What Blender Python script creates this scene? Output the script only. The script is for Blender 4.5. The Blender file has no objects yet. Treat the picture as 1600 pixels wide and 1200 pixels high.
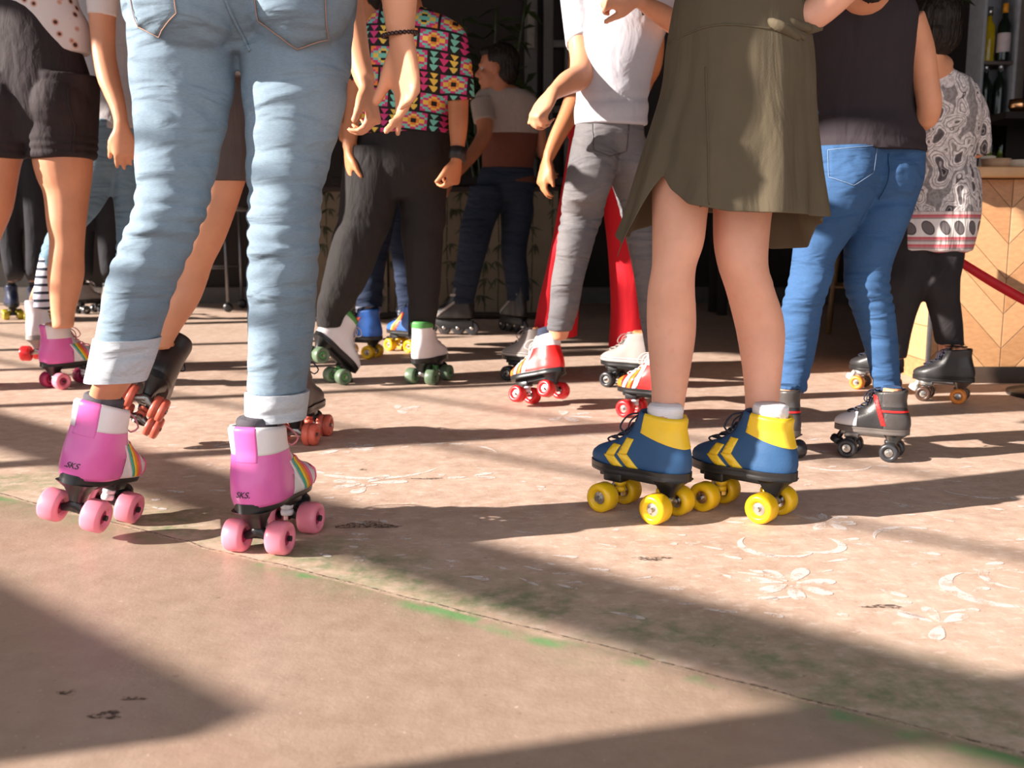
import bpy, bmesh, math, random
import numpy as np
from mathutils import Vector, Matrix, Euler, noise
from mathutils.bvhtree import BVHTree
random.seed(4)
V = Vector
R = math.radians
SC = bpy.context.scene
COL = SC.collection

# ------------------------------------------------------------------ camera, world, sun, exposure
FPX, CAMH = 1550.0, 0.55
TH = math.atan(240 / FPX)
cam = bpy.data.objects.new('camera', bpy.data.cameras.new('camera'))
COL.objects.link(cam)
cam.location = (0, 0, CAMH)
cam.rotation_euler = (math.pi / 2 - TH, 0, 0)
cam.data.sensor_width = 36
cam.data.lens = 36 * FPX / 1600
cam.data.clip_start = 0.05
cam.data.dof.use_dof = True
cam.data.dof.focus_distance = 1.95
cam.data.dof.aperture_fstop = 6.3
SC.camera = cam

SUN_AZ, SUN_EL = R(15.5), R(22)            # horizontal direction the light travels, height of the sun
sun = bpy.data.objects.new('sun', bpy.data.lights.new('sun', 'SUN'))
COL.objects.link(sun)
sd = V((math.cos(SUN_AZ) * math.cos(SUN_EL), math.sin(SUN_AZ) * math.cos(SUN_EL), -math.sin(SUN_EL)))
sun.rotation_euler = sd.to_track_quat('-Z', 'Y').to_euler()
sun.location = -sd * 12
sun.data.energy = 14.0
sun.data.color = (1.0, 0.91, 0.82)
sun.data.angle = R(0.6)
world = bpy.data.worlds.new('world'); SC.world = world
world.use_nodes = True
bg = world.node_tree.nodes['Background']
bg.inputs['Color'].default_value = (0.93, 0.95, 1.0, 1)
bg.inputs['Strength'].default_value = 1.7
SC.view_settings.view_transform = 'Standard'
SC.view_settings.look = 'None'
SC.view_settings.exposure = 0.0
SC.view_settings.gamma = 1.0
SC.view_settings.use_curve_mapping = False

# ------------------------------------------------------------------ measuring helpers (photo measurements -> metres)
CT, ST = math.cos(TH), math.sin(TH)
def ray(px, py):
    dx, dz = (px - 800) / FPX, -(py - 600) / FPX
    return V((dx, CT + dz * ST, -ST + dz * CT))
def P(px, py, Y):
    d = ray(px, py); t = Y / d.y
    return V((d.x * t, Y, CAMH + d.z * t))
def G(px, py, z=0.0):
    d = ray(px, py); t = (z - CAMH) / d.z
    return V((d.x * t, d.y * t, z))
def S(px, py, Y):
    return (Y / ray(px, py).y) / FPX        # metres per pixel there
def topix(p):
    q = p - V((0, 0, CAMH)); zc = q.y * CT - q.z * ST; yc = q.y * ST + q.z * CT
    return (800 + FPX * q.x / zc, 600 - FPX * yc / zc)

# ------------------------------------------------------------------ materials
MATS = {}
def srgb(r, g, b):
    f = lambda c: (c / 255 / 12.92) if c / 255 < 0.04045 else ((c / 255 + 0.055) / 1.055) ** 2.4
    return (f(r), f(g), f(b), 1)
class NT:
    def __init__(s, name):
        s.m = bpy.data.materials.new(name); s.m.use_nodes = True
        s.n = s.m.node_tree.nodes; s.l = s.m.node_tree.links
        s.b = s.n['Principled BSDF']
    def node(s, t, **kw):
        n = s.n.new(t)
        for k, v in kw.items(): setattr(n, k, v)
        return n
    def link(s, a, b): s.l.new(a, b)
    def val(s, x, inp):
        if hasattr(x, 'node'): s.link(x, inp)
        else: inp.default_value = x
    def math(s, op, a, b=0.0, c=None):
        n = s.node('ShaderNodeMath', operation=op); s.val(a, n.inputs[0]); s.val(b, n.inputs[1])
        if c is not None: s.val(c, n.inputs[2])
        return n.outputs[0]
    def coord(s, scale=(1, 1, 1), rot=(0, 0, 0), out='Object', loc=(0, 0, 0)):
        tc = s.node('ShaderNodeTexCoord'); mp = s.node('ShaderNodeMapping')
        s.link(tc.outputs[out], mp.inputs[0]); mp.inputs['Scale'].default_value = scale
        mp.inputs['Rotation'].default_value = rot; mp.inputs['Location'].default_value = loc
        return mp.outputs[0]
    def noise(s, vec, scale=5, detail=4, rough=0.55, dist=0.0):
        n = s.node('ShaderNodeTexNoise'); s.link(vec, n.inputs['Vector'])
        n.inputs['Scale'].default_value = scale; n.inputs['Detail'].default_value = detail
        n.inputs['Roughness'].default_value = rough; n.inputs['Distortion'].default_value = dist
        return n.outputs['Fac']
    def ramp(s, fac, stops, interp='LINEAR'):
        n = s.node('ShaderNodeValToRGB'); s.link(fac, n.inputs[0]); cr = n.color_ramp; cr.interpolation = interp
        while len(cr.elements) < len(stops): cr.elements.new(0.5)
        for e, (p, c) in zip(cr.elements, stops):
            e.position = p; e.color = c if len(c) == 4 else (*c, 1)
        return n.outputs[0]
    def mix(s, fac, a, b, mode='MIX'):
        n = s.node('ShaderNodeMix', data_type='RGBA', blend_type=mode)
        s.val(fac, n.inputs[0]); s.val(a, n.inputs[6]); s.val(b, n.inputs[7])
        return n.outputs[2]
    def bump(s, h, strength=0.3, dist=0.01, prev=None):
        n = s.node('ShaderNodeBump'); s.link(h, n.inputs['Height'])
        n.inputs['Strength'].default_value = strength; n.inputs['Distance'].default_value = dist
        if prev is not None: s.link(prev, n.inputs['Normal'])
        return n.outputs[0]
    def done(s, color=None, rough=0.6, normal=None, metal=0.0, spec=0.5):
        if color is not None: s.val(color, s.b.inputs['Base Color'])
        s.val(rough, s.b.inputs['Roughness']); s.b.inputs['Metallic'].default_value = metal
        s.b.inputs['Specular IOR Level'].default_value = spec
        if normal is not None: s.link(normal, s.b.inputs['Normal'])
        return s.m
def lin(c, k): return (c[0] * k, c[1] * k, c[2] * k, 1)
def plain(name, c, rough=0.5, metal=0.0, var=0.12, scale=25, bump=0.0, spec=0.5, sss=0.0):
    if name in MATS: return MATS[name]
    t = NT(name); co = t.coord()
    f = t.noise(co, scale, 3)
    col = t.ramp(f, [(0.3, lin(c, 1 - var)), (0.7, lin(c, 1 + var))])
    nrm = t.bump(t.noise(co, scale * 8, 2), bump, 0.004) if bump else None
    m = t.done(col, rough, nrm, metal, spec)
    if sss:
        t.b.inputs['Subsurface Weight'].default_value = sss
        t.b.inputs['Subsurface Radius'].default_value = (0.02, 0.008, 0.004)
        t.b.inputs['Subsurface Scale'].default_value = 0.5
    MATS[name] = m; return m
def skin(name, c): 
    if name in MATS: return MATS[name]
    t = NT(name); co = t.coord()
    a = t.ramp(t.noise(co, 9, 4), [(0.3, lin(c, 0.88)), (0.7, lin(c, 1.1))])
    b = t.mix(t.math('MULTIPLY', t.ramp(t.noise(co, 60, 2), [(0.6, (0, 0, 0)), (0.75, (1, 1, 1))]), 0.25), a, (c[0], c[1] * 0.7, c[2] * 0.65, 1))
    m = t.done(b, 0.5, t.bump(t.noise(co, 300, 2), 0.08, 0.002), 0, 0.4)
    t.b.inputs['Subsurface Weight'].default_value = 0.12
    t.b.inputs['Subsurface Radius'].default_value = (0.015, 0.006, 0.003)
    MATS[name] = m; return m
def denim(name, c, fade=0.35, fadescale=4):
    if name in MATS: return MATS[name]
    t = NT(name); co = t.coord()
    big = t.noise(t.coord((1, 1, 0.6)), fadescale, 3)
    a = t.ramp(big, [(0.3, lin(c, 1 - fade * 0.6)), (0.72, (c[0] * (1 + fade), c[1] * (1 + fade * 0.9), c[2] * (1 + fade * 0.7), 1))])
    fine = t.noise(t.coord((1, 1, 5)), 160, 2)
    b = t.mix(0.22, a, t.ramp(fine, [(0.3, (0.25, 0.25, 0.25)), (0.7, (1, 1, 1))]), 'MULTIPLY')
    wr = t.noise(t.coord((1.0, 1.0, 3.4), (0, .3, 0)), 6.5, 2.5, 0.45, 0.5)
    n1 = t.bump(wr, 0.75, 0.035); n2 = t.bump(fine, 0.25, 0.002, n1)
    MATS[name] = t.done(b, 0.85, n2, 0, 0.2); return MATS[name]
def cloth(name, c, fold=0.4, var=0.1, stretch=(4, 4, 1), rough=0.85, fs=4):
    if name in MATS: return MATS[name]
    t = NT(name); co = t.coord()
    a = t.ramp(t.noise(co, 14, 3), [(0.3, lin(c, 1 - var)), (0.7, lin(c, 1 + var))])
    w = t.noise(t.coord(stretch), fs, 3, 0.5, 0.5)
    n1 = t.bump(w, fold, 0.03); n2 = t.bump(t.noise(co, 400, 1), 0.15, 0.002, n1)
    MATS[name] = t.done(a, rough, n2, 0, 0.25); return MATS[name]

# ------------------------------------------------------------------ mesh helpers
def tag(o, label=None, cat=None, group=None, kind=None):
    if label: o['label'] = label
    if cat: o['category'] = cat
    if group: o['group'] = group
    if kind: o['kind'] = kind
    return o
def mesh_from(bm, smooth=True, recalc=True):
    if recalc: bmesh.ops.recalc_face_normals(bm, faces=bm.faces[:])
    me = bpy.data.meshes.new('mesh'); bm.to_mesh(me); bm.free()
    if smooth:
        me.polygons.foreach_set('use_smooth', [True] * len(me.polygons))
    return me
def obj(name, me, mat=None, parent=None, base=None):
    if isinstance(me, bmesh.types.BMesh): me = mesh_from(me)
    if base is not None: me.transform(Matrix.Translation(-base))
    o = bpy.data.objects.new(name, me); COL.objects.link(o)
    if mat is not None:
        for m in (mat if isinstance(mat, (list, tuple)) else [mat]): me.materials.append(m)
    if parent is not None: o.parent = parent
    return o
def sharp(me, ang=40):
    try: me.set_sharp_from_angle(angle=R(ang))
    except Exception: pass
    return me
def empty(name, loc=(0, 0, 0), label=None, cat=None, group=None):
    o = bpy.data.objects.new(name, None); COL.objects.link(o); o.location = loc
    o.empty_display_size = 0.05
    return tag(o, label, cat, group)
def rings(bm, rr, cap=True, close=True):
    vs = [[bm.verts.new(p) for p in r] for r in rr]
    n = len(vs[0]); m = n if close else n - 1
    for a, b in zip(vs[:-1], vs[1:]):
        for i in range(m):
            bm.faces.new((a[i], a[(i + 1) % n], b[(i + 1) % n], b[i]))
    if cap and close:
        bm.faces.new(vs[0][::-1]); bm.faces.new(vs[-1])
    return vs
def interp(rows, n):
    a = np.array(rows, float); k = len(a)
    if k == 1: return a
    d = np.r_[0, np.cumsum(np.maximum(np.linalg.norm(np.diff(a[:, :3], axis=0), axis=1), 1e-6))]
    m = np.zeros_like(a)
    for i in range(k):
        if 0 < i < k - 1:
            m[i] = (a[i + 1] - a[i - 1]) / (d[i + 1] - d[i - 1])
        elif i == 0: m[i] = (a[1] - a[0]) / (d[1] - d[0])
        else: m[i] = (a[-1] - a[-2]) / (d[-1] - d[-2])
    out = []
    for t in np.linspace(0, d[-1], n):
        i = min(max(np.searchsorted(d, t) - 1, 0), k - 2); h = d[i + 1] - d[i]; u = (t - d[i]) / h
        out.append((2*u**3-3*u**2+1)*a[i] + (u**3-2*u**2+u)*h*m[i] + (-2*u**3+3*u**2)*a[i+1] + (u**3-u**2)*h*m[i+1])
    return np.array(out)
def stack(bm, st, n=30, seg=28, extra=None, grow=1.0, add=0.0):
    """st: (py, px, half width px, Y[, depth ratio]) -> closed vertical body of level rings; extra: world rows (x,y,z,rx,ry)"""
    rows = []
    for s in st:
        py, px, hw, Y = s[:4]; ra = s[4] if len(s) > 4 else 1.0
        p = P(px, py, Y); r = hw * S(px, py, Y) * grow + add
        rows.append((p.x, p.y, p.z, r, r * ra))
    if extra: rows += extra
    rr = []
    for x, y, z, rx, ry in interp(rows, n):
        rx, ry = max(rx, 0.006), max(ry, 0.006)
        rr.append([V((x + rx * math.cos(t), y + ry * math.sin(t), z)) for t in np.linspace(0, 2*math.pi, seg, endpoint=False)])
    return rings(bm, rr)
def tube(bm, pts, rad, n=None, seg=14, flat=1.0, up=None, cap=True, smooth=True):
    """pts world points, rad radii in metres; flat = second axis ratio along 'up'"""
    if not hasattr(rad, '__len__'): rad = [rad] * len(pts)
    rows = [(*p, r) for p, r in zip(pts, rad)]
    a = interp(rows, n or max(len(pts) * 5, 6)) if smooth and len(pts) > 2 else (interp(rows, n) if n else np.array(rows, float))
    pp = [V(r[:3]) for r in a]; rr = []
    u = V(up) if up is not None else V((0.13, 0.9, 0.41))
    for i, p in enumerate(pp):
        t = (pp[min(i + 1, len(pp) - 1)] - pp[max(i - 1, 0)])
        if t.length < 1e-9: t = V((0, 0, 1))
        t.normalize()
        a1 = u - t * u.dot(t)
        if a1.length < 1e-4: a1 = t.orthogonal()
        a1.normalize(); b1 = t.cross(a1)
        if up is None: u = a1
        r = max(a[i][3], 1e-4)
        rr.append([p + b1 * (r * math.cos(q)) + a1 * (r * flat * math.sin(q)) for q in np.linspace(0, 2*math.pi, seg, endpoint=False)])
    return rings(bm, rr, cap)
def limb(bm, st, n=None, seg=16, grow=1.0, add=0.0, flat=1.0, extra=None):
    """st: (px, py, Y, half width px)"""
    pts = [P(a, b, Y) for a, b, Y, h in st]; rad = [h * S(a, b, Y) * grow + add for a, b, Y, h in st]
    if extra:
        for e in extra: pts.append(V(e[:3])); rad.append(e[3])
    tube(bm, pts, rad, n, seg, flat)
def ell(bm, c, r, rot=None, u=20, v=12):
    m = Matrix.Translation(V(c)) @ (rot.to_4x4() if rot is not None else Matrix()) @ Matrix.Diagonal((r[0], r[1], r[2], 1))
    bmesh.ops.create_uvsphere(bm, u_segments=u, v_segments=v, radius=1, matrix=m)
def box(bm, c, s, rot=None, bev=0.0):
    m = Matrix.Translation(V(c)) @ (rot.to_4x4() if rot is not None else Matrix()) @ Matrix.Diagonal((s[0], s[1], s[2], 1))
    r = bmesh.ops.create_cube(bm, size=1, matrix=m)
    if bev:
        es = list({e for v in r['verts'] for e in v.link_edges})
        bmesh.ops.bevel(bm, geom=es, offset=bev, segments=2, affect='EDGES', profile=0.5)
def lathe(bm, prof, seg=32, mat=None, axis='Z'):
    rr = []
    for r, z in prof:
        ring = []
        for q in np.linspace(0, 2*math.pi, seg, endpoint=False):
            v = V((r * math.cos(q), r * math.sin(q), z)) if axis == 'Z' else V((r * math.cos(q), z, r * math.sin(q)))
            ring.append(mat @ v if mat is not None else v)
        rr.append(ring)
    rings(bm, rr)
def fuse(bm, voxel=0.006, it=5, fac=0.5):
    """melt overlapping closed pieces into one continuous surface"""
    bmesh.ops.recalc_face_normals(bm, faces=bm.faces[:])
    me = bpy.data.meshes.new('tmp'); bm.to_mesh(me); bm.free()
    o = bpy.data.objects.new('tmp', me); COL.objects.link(o)
    m = o.modifiers.new('r', 'REMESH'); m.mode = 'VOXEL'; m.voxel_size = voxel; m.use_smooth_shade = True
    s = o.modifiers.new('s', 'SMOOTH'); s.iterations = it; s.factor = fac
    dg = bpy.context.evaluated_depsgraph_get(); dg.update()
    out = bpy.data.meshes.new_from_object(o.evaluated_get(dg))
    bpy.data.objects.remove(o); bpy.data.meshes.remove(me)
    out.polygons.foreach_set('use_smooth', [True] * len(out.polygons))
    return out
def wrinkle(me, bands=(), fold=0.0, fs=(6, 6, 2.2), seed=0.0):
    """press creases into a garment: bands = (z centre, spread, ridges per metre, depth)"""
    n = len(me.vertices); co = np.empty(n * 3); me.vertices.foreach_get('co', co); co = co.reshape(-1, 3)
    no = np.array([tuple(v.normal) for v in me.vertices]); d = np.zeros(n)
    for i in range(n):
        x, y, z = co[i]
        if fold:
            d[i] += fold * noise.noise(V((x * fs[0] + seed, y * fs[1], z * fs[2])))
        for zc, sg, fr, am in bands:
            w = math.exp(-((z - zc) / sg) ** 2)
            if w > 0.03:
                k = noise.noise(V((x * 4 + seed, y * 4, z * 3)))
                ph = z * fr * 6.283 + 4.0 * k + (x * 9 + seed)
                amp = 0.35 + 0.65 * max(0, noise.noise(V((x * 5 - seed, y * 5 + 3, z * 9))) + 0.45)
                s = math.sin(ph); d[i] += am * w * amp * (1 - abs(s) * 1.6 if s < 0 else 0.6 * s + 1) * 0.7
    co += no * d[:, None]
    me.vertices.foreach_set('co', co.ravel()); me.update()
    return me
def surf_pt(bvh, x, z, frm=-3, off=0.002):
    h = bvh.ray_cast(V((x, frm, z)), V((0, 1, 0)))
    return (h[0] + h[1] * off) if h[0] else None
def bvh_of(me):
    return BVHTree.FromPolygons([v.co.copy() for v in me.vertices], [tuple(p.vertices) for p in me.polygons])

# ------------------------------------------------------------------ hands and heads
def hand(bm, w, f, n, side=1, sc=1.0, curl=(20, 25, 20), thumb=0.75, spread=0.0, tcurl=0.3, point=False):
    """w wrist point, f direction of the fingers, n palm normal, side: +1 thumb towards f x n"""
    f = V(f).normalized(); n = V(n); n = (n - f * n.dot(f)).normalized(); s = f.cross(n) * side
    L = 0.085 * sc
    pal = []
    for k, (d, hw, th) in enumerate(((-0.015, .024, .017), (0.0, .026, .018), (0.025, .034, .017), (0.055, .040, .0145), (0.085, .039, .012), (0.094, .034, .009))):
        c = w + f * (d * sc)
        pal.append([c + s * (hw * sc * math.cos(q)) + n * (th * sc * math.sin(q)) for q in np.linspace(0, 2*math.pi, 18, endpoint=False)])
    rings(bm, pal)
    ln = (.072, .080, .075, .058); off = (.029, .0098, -.0098, -.0285); ra = (.0085, .0088, .0084, .0074)
    for i in range(4):
        base = w + f * ((0.080 - abs(i - 1) * .004) * sc) + s * (off[i] * sc)
        d = (f + s * ((1.2 - i) * (0.05 + spread))).normalized(); p = base - d * 0.012 * sc; pts = [p, base]; rad = [ra[i] * 1.05 * sc, ra[i] * sc * 1.05]
        ax = d.cross(n).normalized(); a = 0
        for j, fr in enumerate((.45, .30, .25)):
            cc = curl[j] * (0.25 if (point and i == 0) else 1.0) * (1 + 0.12 * i)
            a += cc; dd = Matrix.Rotation(R(a), 3, ax) @ d
            if dd.dot(n) < (d.dot(n)) - 0.01: dd = Matrix.Rotation(R(-a), 3, ax) @ d
            base = base + dd * (ln[i] * fr * sc); pts.append(base); rad.append(ra[i] * sc * (1.0 - 0.09 * (j + 1)))
        tube(bm, pts, rad, 14, 10)
        ell(bm, pts[-1], (rad[-1],) * 3, None, 8, 6)
    b0 = w + f * .018 * sc + s * .018 * sc; d = (f * 0.75 + s * thumb + n * 0.25).normalized(); d2 = (f * 1.0 + s * (thumb - tcurl) + n * 0.35).normalized()
    p1 = b0 + d * .034 * sc; p2 = p1 + d2 * .032 * sc; p3 = p2 + (d2 + n * .2).normalized() * .024 * sc
    tube(bm, [b0, p1, p2, p3], [.0145 * sc, .0125 * sc, .0105 * sc, .0085 * sc], 14, 10); ell(bm, p3, (.0085 * sc,) * 3, None, 8, 6)
def head(bm, c, yaw, pitch=0.0, sc=1.0, neck_to=None):
    """c head centre, yaw = facing direction angle in plan"""
    M = (Matrix.Rotation(yaw, 3, 'Z') @ Matrix.Rotation(pitch, 3, 'Y'))
    q = lambda x, y, z: c + M @ V((x, y, z)) * sc
    ell(bm, q(-.012, 0, .03), (.098 * sc, .076 * sc, .090 * sc), M)
    ell(bm, q(.028, 0, -.035), (.060 * sc, .057 * sc, .078 * sc), M)
    ell(bm, q(.060, 0, -.092), (.026 * sc, .028 * sc, .020 * sc), M)      # chin
    ell(bm, q(.076, 0, .020), (.020 * sc, .052 * sc, .012 * sc), M)       # brow
    tube(bm, [q(.080, 0, .014), q(.096, 0, -.012), q(.107, 0, -.030), q(.088, 0, -.036)], [.008 * sc, .010 * sc, .0125 * sc, .008 * sc], 10, 10)
    ell(bm, q(.088, 0, -.058), (.010 * sc, .022 * sc, .006 * sc), M)      # lips
    ell(bm, q(.086, 0, -.068), (.010 * sc, .019 * sc, .006 * sc), M)
    for s in (-1, 1):
        ell(bm, q(-.004, s * .078, -.008), (.020 * sc, .010 * sc, .032 * sc), M)
        ell(bm, q(.062, s * .040, -.022), (.018 * sc, .018 * sc, .016 * sc), M)
    if neck_to is not None:
        tube(bm, [q(-.018, 0, -.02), q(-.015, 0, -.10), V(neck_to)], [.052 * sc, .052 * sc, .066 * sc], 12, 16)
    return M
def hair_cap(c, M, sc=1.0, long=0.0, bun=False, voxel=0.006):
    bm = bmesh.new(); q = lambda x, y, z: c + M @ V((x, y, z)) * sc
    ell(bm, q(-.028, 0, .045), (.096 * sc, .085 * sc, .090 * sc), M)
    ell(bm, q(-.055, 0, -.01), (.062 * sc, .076 * sc, .075 * sc), M)
    ell(bm, q(.045, 0, .085), (.045 * sc, .060 * sc, .028 * sc), M)
    if long:
        tube(bm, [q(-.06, 0, 0), q(-.09, 0, -.10), q(-.10, 0, -long)], [.078 * sc, .075 * sc, .04 * sc], 14, 16, 0.6)
    if bun: ell(bm, q(-.11, 0, .06), (.045 * sc,) * 3)
    me = fuse(bm, voxel, 2)
    for v in me.vertices:
        v.co += v.normal * (0.0015 * noise.noise(v.co * 60) + 0.003 * noise.noise(V((v.co.x * 150, v.co.y * 150, v.co.z * 20))))
    return me
def eyes(fig, c, M, sc=1.0):
    for s in (-1, 1):
        bm = bmesh.new(); ell(bm, c + M @ V((.067, s * .030, .003)) * sc, (.012 * sc,) * 3, None, 12, 8)
        e = obj('eye', bm, plain('eye_white', (0.42, 0.38, 0.35), 0.4), fig.root, fig.base)
        b2 = bmesh.new(); ell(b2, c + M @ V((.0755, s * .030, .003)) * sc, (.0045 * sc,) * 3, None, 10, 6)
        obj('iris', b2, plain('eye_iris', (0.05, 0.03, 0.02), 0.2), e, fig.base)

class Fig:
    def __init__(s, base, label, group=None, voxel=0.006):
        s.base = V(base); s.root = empty('person', s.base, label, 'person', group)
        s.bm = bmesh.new(); s.voxel = voxel
    def body(s, mat, it=4):
        s.me = fuse(s.bm, s.voxel, it)
        return obj('body', s.me, mat, s.root, s.base)
    def wear(s, name, bm, mat, voxel=None, it=4, bands=(), fold=0.0, fs=(6, 6, 2.2), seed=0.0, parent=None):
        me = fuse(bm, voxel or s.voxel, it); wrinkle(me, bands, fold, fs, seed)
        bv = bvh_of(me)
        o = obj(name, me, mat, parent or s.root, s.base); o['_x'] = 0; del o['_x']
        return o, bv
    def part(s, name, bm, mat, parent=None):
        return obj(name, bm, mat, parent or s.root, s.base)
def pocket(fig, parent, bv, poly, mat, stitch, off=0.003):
    """poly: (x, z) world corners of a patch pocket, laid on the garment surface"""
    bm = bmesh.new(); xs = [p[0] for p in poly]; zs = [p[1] for p in poly]
    def inside(x, z):
        c = False; j = len(poly) - 1
        for i in range(len(poly)):
            a, b = poly[i], poly[j]
            if (a[1] > z) != (b[1] > z) and x < (b[0] - a[0]) * (z - a[1]) / (b[1] - a[1]) + a[0]: c = not c
            j = i
        return c
    # fan of rings shrinking towards the middle keeps the outline exact
    cx, cz = sum(xs) / len(xs), sum(zs) / len(zs); out = []
    for a, b in zip(poly, poly[1:] + poly[:1]):
        for k in range(8): out.append((a[0] + (b[0] - a[0]) * k / 8, a[1] + (b[1] - a[1]) * k / 8))
    prev = None
    for f, o_ in ((1.0, 0.0005), (0.99, off), (0.8, off), (0.6, off), (0.4, off), (0.2, off)):
        row = []
        for x, z in out:
            q = surf_pt(bv, cx + (x - cx) * f, cz + (z - cz) * f, -3, o_)
            if q is None: bm.free(); return None
            row.append(bm.verts.new(q))
        if prev:
            for i in range(len(row)): bm.faces.new((prev[i], prev[(i + 1) % len(row)], row[(i + 1) % len(row)], row[i]))
        prev = row
    bm.faces.new(prev)
    po = fig.part('back_pocket', bm, mat, parent)
    b2 = bmesh.new()
    for f in (0.955,):
        pts = [surf_pt(bv, cx + (x - cx) * f, cz + (z - cz) * f, -3, off + 0.0008) for x, z in out]
        pts = [p for p in pts if p] ; pts.append(pts[0])
        tube(b2, pts, 0.0007, None, 5, smooth=False)
    tag(fig.part('stitching', b2, stitch, parent), None)
    return po
def seam(fig, parent, bv, pts, mat, r=0.0012, name='seam', off=0.001):
    b = bmesh.new(); a = interp([(x, 0, z) for x, z in pts], 30)
    q = [surf_pt(bv, p[0], p[2], -3, off) for p in a]; q = [p for p in q if p]
    if len(q) > 2: tube(b, q, r, None, 6, smooth=False); fig.part(name, b, mat, parent)
    else: b.free()
def XZ(px, py, Y):
    p = P(px, py, Y); return (p.x, p.z)

# ------------------------------------------------------------------ roller skates
black_pl = plain('black_plastic', (0.012, 0.012, 0.013), 0.35)
chrome = plain('chrome_steel', (0.62, 0.60, 0.57), 0.22, 1.0, 0.05)
dark_in = plain('dark_lining', (0.02, 0.02, 0.022), 0.9)
WB, TRK, WR, WW = 0.125, 0.040, 0.029, 0.037
SOLE = 0.092
XF = [(0, .196), (.010, .203), (.024, .202), (.036, .190), (.046, .168), (.054, .142), (.064, .118), (.078, .097), (.094, .078), (.115, .064), (.150, .058)]
XB = [(0, -.050), (.02, -.055), (.045, -.053), (.075, -.044), (.105, -.038), (.150, -.042)]
XF = [(h, .07 + (x - .07) * .80 if x > .07 else x) for h, x in XF]
XB = [(h, x + .006) for h, x in XB]
def lerp(t, x):
    if x <= t[0][0]: return t[0][1]
    for a, b in zip(t[:-1], t[1:]):
        if x <= b[0]:
            u = (x - a[0]) / (b[0] - a[0]); return a[1] + (b[1] - a[1]) * u
    return t[-1][1]
def smoothl(t, x, w=0.006):
    return (lerp(t, x - w) + 2 * lerp(t, x) + lerp(t, x + w)) / 4
WX = [(-.050, .037), (0, .041), (.045, .036), (.085, .041), (.125, .046), (.175, .040)]
def boot_ring(h, top=0.14, wide=1.0, off=0.0, seg=56, dz=0.0, dip=0.0, tall=1.0):
    hh = h / tall
    xf, xb = smoothl(XF, hh), smoothl(XB, hh)
    xc, a = (xf + xb) / 2, (xf - xb) / 2 + off
    gw = lerp([(0, .93), (.012, 1.0), (.05, 1.0), (.08, .96), (.10, .94), (.145, .98)], hh)
    out = []
    for i in range(seg):
        t = 2 * math.pi * i / seg; c, s = math.cos(t), math.sin(t)
        ex = 0.82
        x = xc + a * math.copysign(abs(c) ** ex, c)
        w = lerp(WX, x) * gw * wide
        if hh > .03:   # the vamp narrows as it rises
            k = min(1, (hh - .03) / .07)
            w = w * (1 - k) + (.0365 * gw * wide) * k
            w *= 1 - 0.35 * max(0, 1 - (xf - x) / .05) * (1 - k) * 0.6
        y = (w + off) * math.copysign(abs(s) ** 0.86, s)
        z = SOLE + h + dz
        if dip: z += dip * (x / .06) * max(0, (hh - .08) / .06)
        out.append(V((x, y, z)))
    return out
def boot_mesh(top, wide, dip, tall):
    bm = bmesh.new(); hs = list(np.linspace(0, .03, 6)) + list(np.linspace(.034, .075, 14)) + list(np.linspace(.08, top, 10))
    hs = [h * 1.0 for h in hs]
    rr = [boot_ring(h, top, wide, 0, dip=dip, tall=tall) for h in hs]
    last = rr[-1]; cx = sum((p for p in last), V()) / len(last)
    rr.append([cx + (p - cx) * 0.95 + V((0, 0, .005)) for p in last])
    rr.append([cx + (p - cx) * 0.86 + V((0, 0, .003)) for p in last])
    rr.append([cx + (p - cx) * 0.80 + V((0, 0, -.02)) for p in last])
    rr.append([cx + (p - cx) * 0.74 + V((0, 0, -.045)) for p in last])
    rings(bm, rr)
    return mesh_from(bm)
def panel_mesh(src, planes, off=0.0014, side=0):
    """cut a coloured panel out of the boot surface: planes = ((point),(normal)) keep the side the normal points to"""
    bm = bmesh.new(); bm.from_mesh(src)
    for co, no in planes:
        bmesh.ops.bisect_plane(bm, geom=bm.verts[:] + bm.edges[:] + bm.faces[:], plane_co=V(co), plane_no=-V(no).normalized(), clear_outer=True)
    if side:
        bmesh.ops.bisect_plane(bm, geom=bm.verts[:] + bm.edges[:] + bm.faces[:], plane_co=V((0, 0, 0)), plane_no=V((0, -side, 0)), clear_outer=True)
    if not bm.faces: bm.free(); return None
    bm.normal_update()
    vs = [(v, v.normal.copy()) for v in bm.verts]
    for v, n in vs: v.co += n * off
    r = bmesh.ops.extrude_face_region(bm, geom=bm.faces[:])
    for v in [g for g in r['geom'] if isinstance(g, bmesh.types.BMVert)]: v.co -= v.normal * 0
    for v, n in vs:
        if v.is_valid: v.co -= n * (off + .0008)
    return mesh_from(bm, True, False)
def band(p0, p1, w):
    """slanted stripe between two points of the side view (x, height above sole)"""
    a = V((p0[0], 0, SOLE + p0[1])); b = V((p1[0], 0, SOLE + p1[1])); d = (b - a).normalized(); n = V((d.z, 0, -d.x))
    return [(a - n * w / 2, n), (a + n * w / 2, -n)]
def above(h): return ((0, 0, SOLE + h), (0, 0, 1))
def below(h): return ((0, 0, SOLE + h), (0, 0, -1))
def behind(x): return ((x, 0, 0), (-1, 0, 0))
def ahead(x): return ((x, 0, 0), (1, 0, 0))
def wheel_mesh():
    bm = bmesh.new(); r, w = WR, WW / 2
    lathe(bm, [(.010, -w * .55), (.0135, -w * .6), (.0165, -w * .95), (.019, -w), (r - .006, -w), (r - .002, -w * .88), (r, -w * .62), (r, w * .62), (r - .002, w * .88), (r - .006, w), (.019, w), (.0165, w * .95), (.0135, w * .6), (.010, w * .55)], 36, None, 'Y')
    return mesh_from(bm)
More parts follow.
